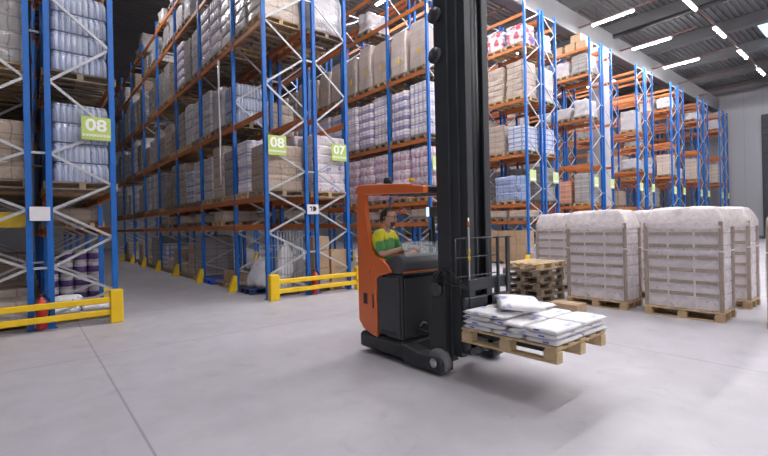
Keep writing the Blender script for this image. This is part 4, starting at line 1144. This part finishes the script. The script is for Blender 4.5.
# ------------------------------------------------------------------ operator
def skin(verts, edges, radii, root=0, sub=2):
    me = bpy.data.meshes.new('tmp'); me.from_pydata(verts, edges, [])
    o = bpy.data.objects.new('tmp', me); col.objects.link(o)
    md = o.modifiers.new('s', 'SKIN'); md.use_smooth_shade = True
    sv = me.skin_vertices[0].data
    for i, r_ in enumerate(radii): sv[i].radius = (r_, r_) if not isinstance(r_, tuple) else r_
    sv[root].use_root = True
    if sub:
        s2 = o.modifiers.new('u', 'SUBSURF'); s2.levels = sub; s2.render_levels = sub
    dg = bpy.context.evaluated_depsgraph_get(); dg.update()
    ev = o.evaluated_get(dg); m2 = ev.to_mesh()
    vs = [tuple(v.co) for v in m2.vertices]; fs = [tuple(p.vertices) for p in m2.polygons]
    ev.to_mesh_clear(); bpy.data.objects.remove(o); bpy.data.meshes.remove(me)
    return vs, fs
# local frame: person faces +F, up z; built directly in a local space (x right of the person, y forward) then turned
op = empty('person', (3.66, 4.49, .93), rz=R(-157)); op.scale = (1.08, 1.08, 1.08)
tag(op, 'person in a green shirt with yellow shoulders sitting in the orange truck', 'person')
body = MB()
tors = [(0, 0, .05), (0, .0, .20), (0, .01, .36), (0, .03, .52), (0, .05, .63), (0, .065, .70)]
vs, fs = skin(tors + [(.10, .06, .03), (.12, .17, -.10), (.12, .15, -.40), (.12, .21, -.44), (-.10, .06, .03), (-.12, .17, -.10), (-.12, .15, -.40), (-.12, .21, -.44),
                     (.10, .03, .575), (.19, .03, .555), (.24, .12, .33), (.14, .33, .39), (.13, .40, .405), (-.10, .03, .575), (-.19, .03, .555), (-.24, .12, .33), (-.14, .33, .39), (-.13, .40, .405)],
              [(0,1),(1,2),(2,3),(3,4),(4,5),(0,6),(6,7),(7,8),(8,9),(0,10),(10,11),(11,12),(12,13),(3,14),(14,15),(15,16),(16,17),(17,18),(3,19),(19,20),(20,21),(21,22),(22,23)],
              [(.15,.11), (.145,.10), (.155,.105), (.13,.085), .055, .05, .085, .065, .045, .035, .085, .065, .045, .035, .065, .058, .043, .033, .027, .065, .058, .043, .033, .027])
body.add(vs, fs, 0, True)
# head: deformed sphere, face forward +y
hc = Vector((0, .10, .765)); nu, nv = 20, 16; hv = []; hf = []
for i in range(nv+1):
    th = math.pi*i/nv
    for j in range(nu):
        ph = 2*math.pi*j/nu
        d = Vector((math.sin(th)*math.cos(ph), math.sin(th)*math.sin(ph), math.cos(th)))
        p = Vector((d.x*.077, d.y*.098, d.z*.118))
        if d.z < 0:
            k = 1 + d.z*.28; p.x *= k; p.y = p.y*(1 + d.z*.12) + (-d.z)*.012 if d.y > -.2 else p.y*(1 + d.z*.35)
        if d.y > .5:
            if abs(d.x) < .18 and -.35 < d.z < .12: p.y += .022*(1-abs(d.x)/.18)*(1-abs(d.z+.2)/.35)
            if .0 < d.z < .2 and .15 < abs(d.x) < .5: p.y -= .008
            if -.62 < d.z < -.5 and abs(d.x) < .3: p.y -= .004
        hv.append(hc + p)
for i in range(nv):
    for j in range(nu):
        k = (j+1) % nu; hf.append((i*nu+j, i*nu+nu+j, i*nu+nu+k, i*nu+k))
body.add(hv, hf, 0, True)
for sx in (-1, 1):
    body.lathe([(.004, -.008), (.022, -.008), (.028, .0), (.020, .008), (.004, .006)], (sx*.078, .09, .760), 10, axis='x')
# hands
for sx in (-1, 1):
    w = Vector((sx*.13, .40, .405))
    palm = [w, w + Vector((-sx*.005, .045, .0)), w + Vector((-sx*.01, .085, -.002))]
    vs, fs = skin([tuple(p) for p in palm], [(0,1),(1,2)], [(.024,.018), (.036,.017), (.038,.015)], sub=1); body.add(vs, fs, 0, True)
    for f in range(4):
        L = (.030, .034, .032, .025)[f]; b = w + Vector((-sx*.01 + sx*(f-1.5)*.019, .085, 0))
        vs, fs = skin([tuple(b), tuple(b + Vector((0, L, -.006))), tuple(b + Vector((0, L*1.7, -.026))), tuple(b + Vector((0, L*1.9, -.05)))], [(0,1),(1,2),(2,3)], [.0095, .009, .0085, .0075], sub=1); body.add(vs, fs, 0, True)
    b = w + Vector((-sx*.03, .03, -.004))
    vs, fs = skin([tuple(b), tuple(b + Vector((-sx*.028, .03, -.01))), tuple(b + Vector((-sx*.03, .06, -.028)))], [(0,1),(1,2)], [.012, .0105, .009], sub=1); body.add(vs, fs, 0, True)
put('body', body.mesh('body', 'skin'), parent=op)
for sx in (-1, 1):
    e = put('eye', MB().lathe([(.001, -.012), (.009, -.008), (.012, 0), (.009, .008), (.001, .012)], (sx*.030, .183, .780), 10).mesh('eye', 'white'), parent=op)
    put('iris', MB().lathe([(.001, .0), (.006, 0), (.001, .003)], (sx*.030, .193, .780), 8, axis='y').mesh('iris', 'ink'), parent=e)
put('mouth', MB().tube([(-.022, .181, .707), (0, .190, .705), (.022, .181, .707)], .004, 6).mesh('mouth', mat('lips', (.36, .14, .12), .5)), parent=op)
# hair cap
hv = []; hf = []
for i in range(9):
    th = math.pi*.60*i/8
    for j in range(nu):
        ph = 2*math.pi*j/nu
        lim = th
        d = Vector((math.sin(lim)*math.cos(ph), math.sin(lim)*math.sin(ph), math.cos(lim)))
        if d.y > .25: lim = min(lim, math.pi*.30); d = Vector((math.sin(lim)*math.cos(ph), math.sin(lim)*math.sin(ph), math.cos(lim)))
        q = noise.noise(Vector((d.x*6, d.y*6, d.z*6)))*.008
        hv.append(hc + Vector((d.x*(.086+q), d.y*(.106+q) - .004, d.z*(.130+q) + .002)))
for i in range(8):
    for j in range(nu):
        k = (j+1) % nu; hf.append((i*nu+j, i*nu+nu+j, i*nu+nu+k, i*nu+k))
put('hair', MB().add(hv, hf, 0, True).mesh('hair', 'hair'), parent=op)
bd = MB()
hv = []; hf = []
for i in range(4):
    for j in range(9):
        a = R(-60 + 120*j/8); z = -.055 - .018*i
        k = (1 + z/.118*.28); rr_ = math.sqrt(max(.02, 1-(z/.118)**2))
        hv.append(hc + Vector((math.sin(a)*.080*rr_*k, math.cos(a)*.101*rr_*(1+z/.118*.12) + .0135*(-z/.118)*1.0 , z)))
for i in range(3):
    for j in range(8): hf.append((i*9+j, i*9+j+1, i*9+10+j, i*9+9+j))
put('beard', bd.add(hv, hf, 0, True).mesh('beard', mat('stubble', (.13, .075, .055), .8)), parent=op)
gl = empty('glasses', (0, 0, 0), op)
for sx in (-1, 1):
    put('rim', MB().tube([(sx*.032 + .021*math.cos(t*math.pi/6), .201, .777 + .016*math.sin(t*math.pi/6)) for t in range(13)], .0028, 5, cap=False).mesh('rim', 'ink'), parent=gl)
    put('temple', MB().tube([(sx*.053, .199, .781), (sx*.082, .135, .785), (sx*.084, .085, .783)], .003, 5).mesh('temple', 'ink'), parent=gl)
put('bridge', MB().tube([(-.011, .202, .781), (.011, .202, .781)], .0028, 5).mesh('bridge', 'ink'), parent=gl)
# shirt: green body, yellow yoke
sv = [(0, 0, .06), (0, .0, .20), (0, .01, .36), (0, .03, .52), (0, .048, .635), (.10, .03, .57), (.19, .03, .555), (.24, .115, .345), (-.10, .03, .57), (-.19, .03, .555), (-.24, .115, .345)]
vs, fs = skin(sv, [(0,1),(1,2),(2,3),(3,4),(3,5),(5,6),(6,7),(3,8),(8,9),(9,10)], [(.19,.14), (.18,.13), (.19,.135), (.16,.11), .068, .085, .078, .064, .085, .078, .064], sub=3)
sh = MB()
for f in fs:
    c = sum((Vector(vs[i]) for i in f), Vector())/len(f)
    mi = 1 if c.z > .47 - abs(c.x)*.12 + (.05 if c.y > .06 else -.04) else 0
    sh.f.append(list(f)); sh.m.append(mi); sh.sm.append(True)
sh.v = vs
put('shirt', sh.mesh('shirt', 'shirt_green', 'shirt_yellow'), parent=op)
vs, fs = skin([(0, 0, .05), (.10, .06, .03), (.12, .17, -.10), (.12, .15, -.38), (-.10, .06, .03), (-.12, .17, -.10), (-.12, .15, -.38)], [(0,1),(1,2),(2,3),(0,4),(4,5),(5,6)], [(.165,.125), .098, .078, .06, .098, .078, .06])
put('trousers', MB().add(vs, fs, 0, True).mesh('trousers', 'trouser'), parent=op)
for sx in (-1, 1):
    put('shoe', MB().box((sx*.12-.045, .10, -.47), (sx*.12+.045, .25, -.40), b=.03).mesh('shoe', 'darkrubber'), parent=op)

# ------------------------------------------------------------------ world, camera
w = bpy.data.worlds.new('hall_ambient_fill'); scn.world = w; w.use_nodes = True
w.node_tree.nodes['Background'].inputs['Color'].default_value = (.96, .93, .98, 1)
w.node_tree.nodes['Background'].inputs['Strength'].default_value = .45  # even ambient fill standing in for light from the rest of the hall
cam = bpy.data.cameras.new('camera'); co = bpy.data.objects.new('camera', cam); col.objects.link(co); scn.camera = co
cam.sensor_width = 36; cam.sensor_fit = 'HORIZONTAL'; cam.lens = 435/768*36
cam.shift_y = -2/768; cam.clip_start = .05; cam.clip_end = 200
yaw, roll = R(39.5), R(1.2)
f = Vector((math.sin(yaw), math.cos(yaw), 0)); rt = Vector((math.cos(yaw), -math.sin(yaw), 0)); up = Vector((0, 0, 1))
# the picture's horizon falls to the right upwards: rotate the camera about its axis
x_ax = rt*math.cos(roll) - up*math.sin(roll)
y_ax = rt*math.sin(roll) + up*math.cos(roll)
m = Matrix((x_ax, y_ax, -f)).transposed().to_4x4(); m.translation = Vector((0, 0, 1.65))
co.matrix_world = m
scn.view_settings.view_transform = 'Standard'; scn.view_settings.look = 'None'
scn.view_settings.gamma = 1; scn.view_settings.use_curve_mapping = False
scn.view_settings.exposure = 0.2
scn.cycles.use_denoising = True
scn.cycles.max_bounces = 8; scn.cycles.transparent_max_bounces = 16
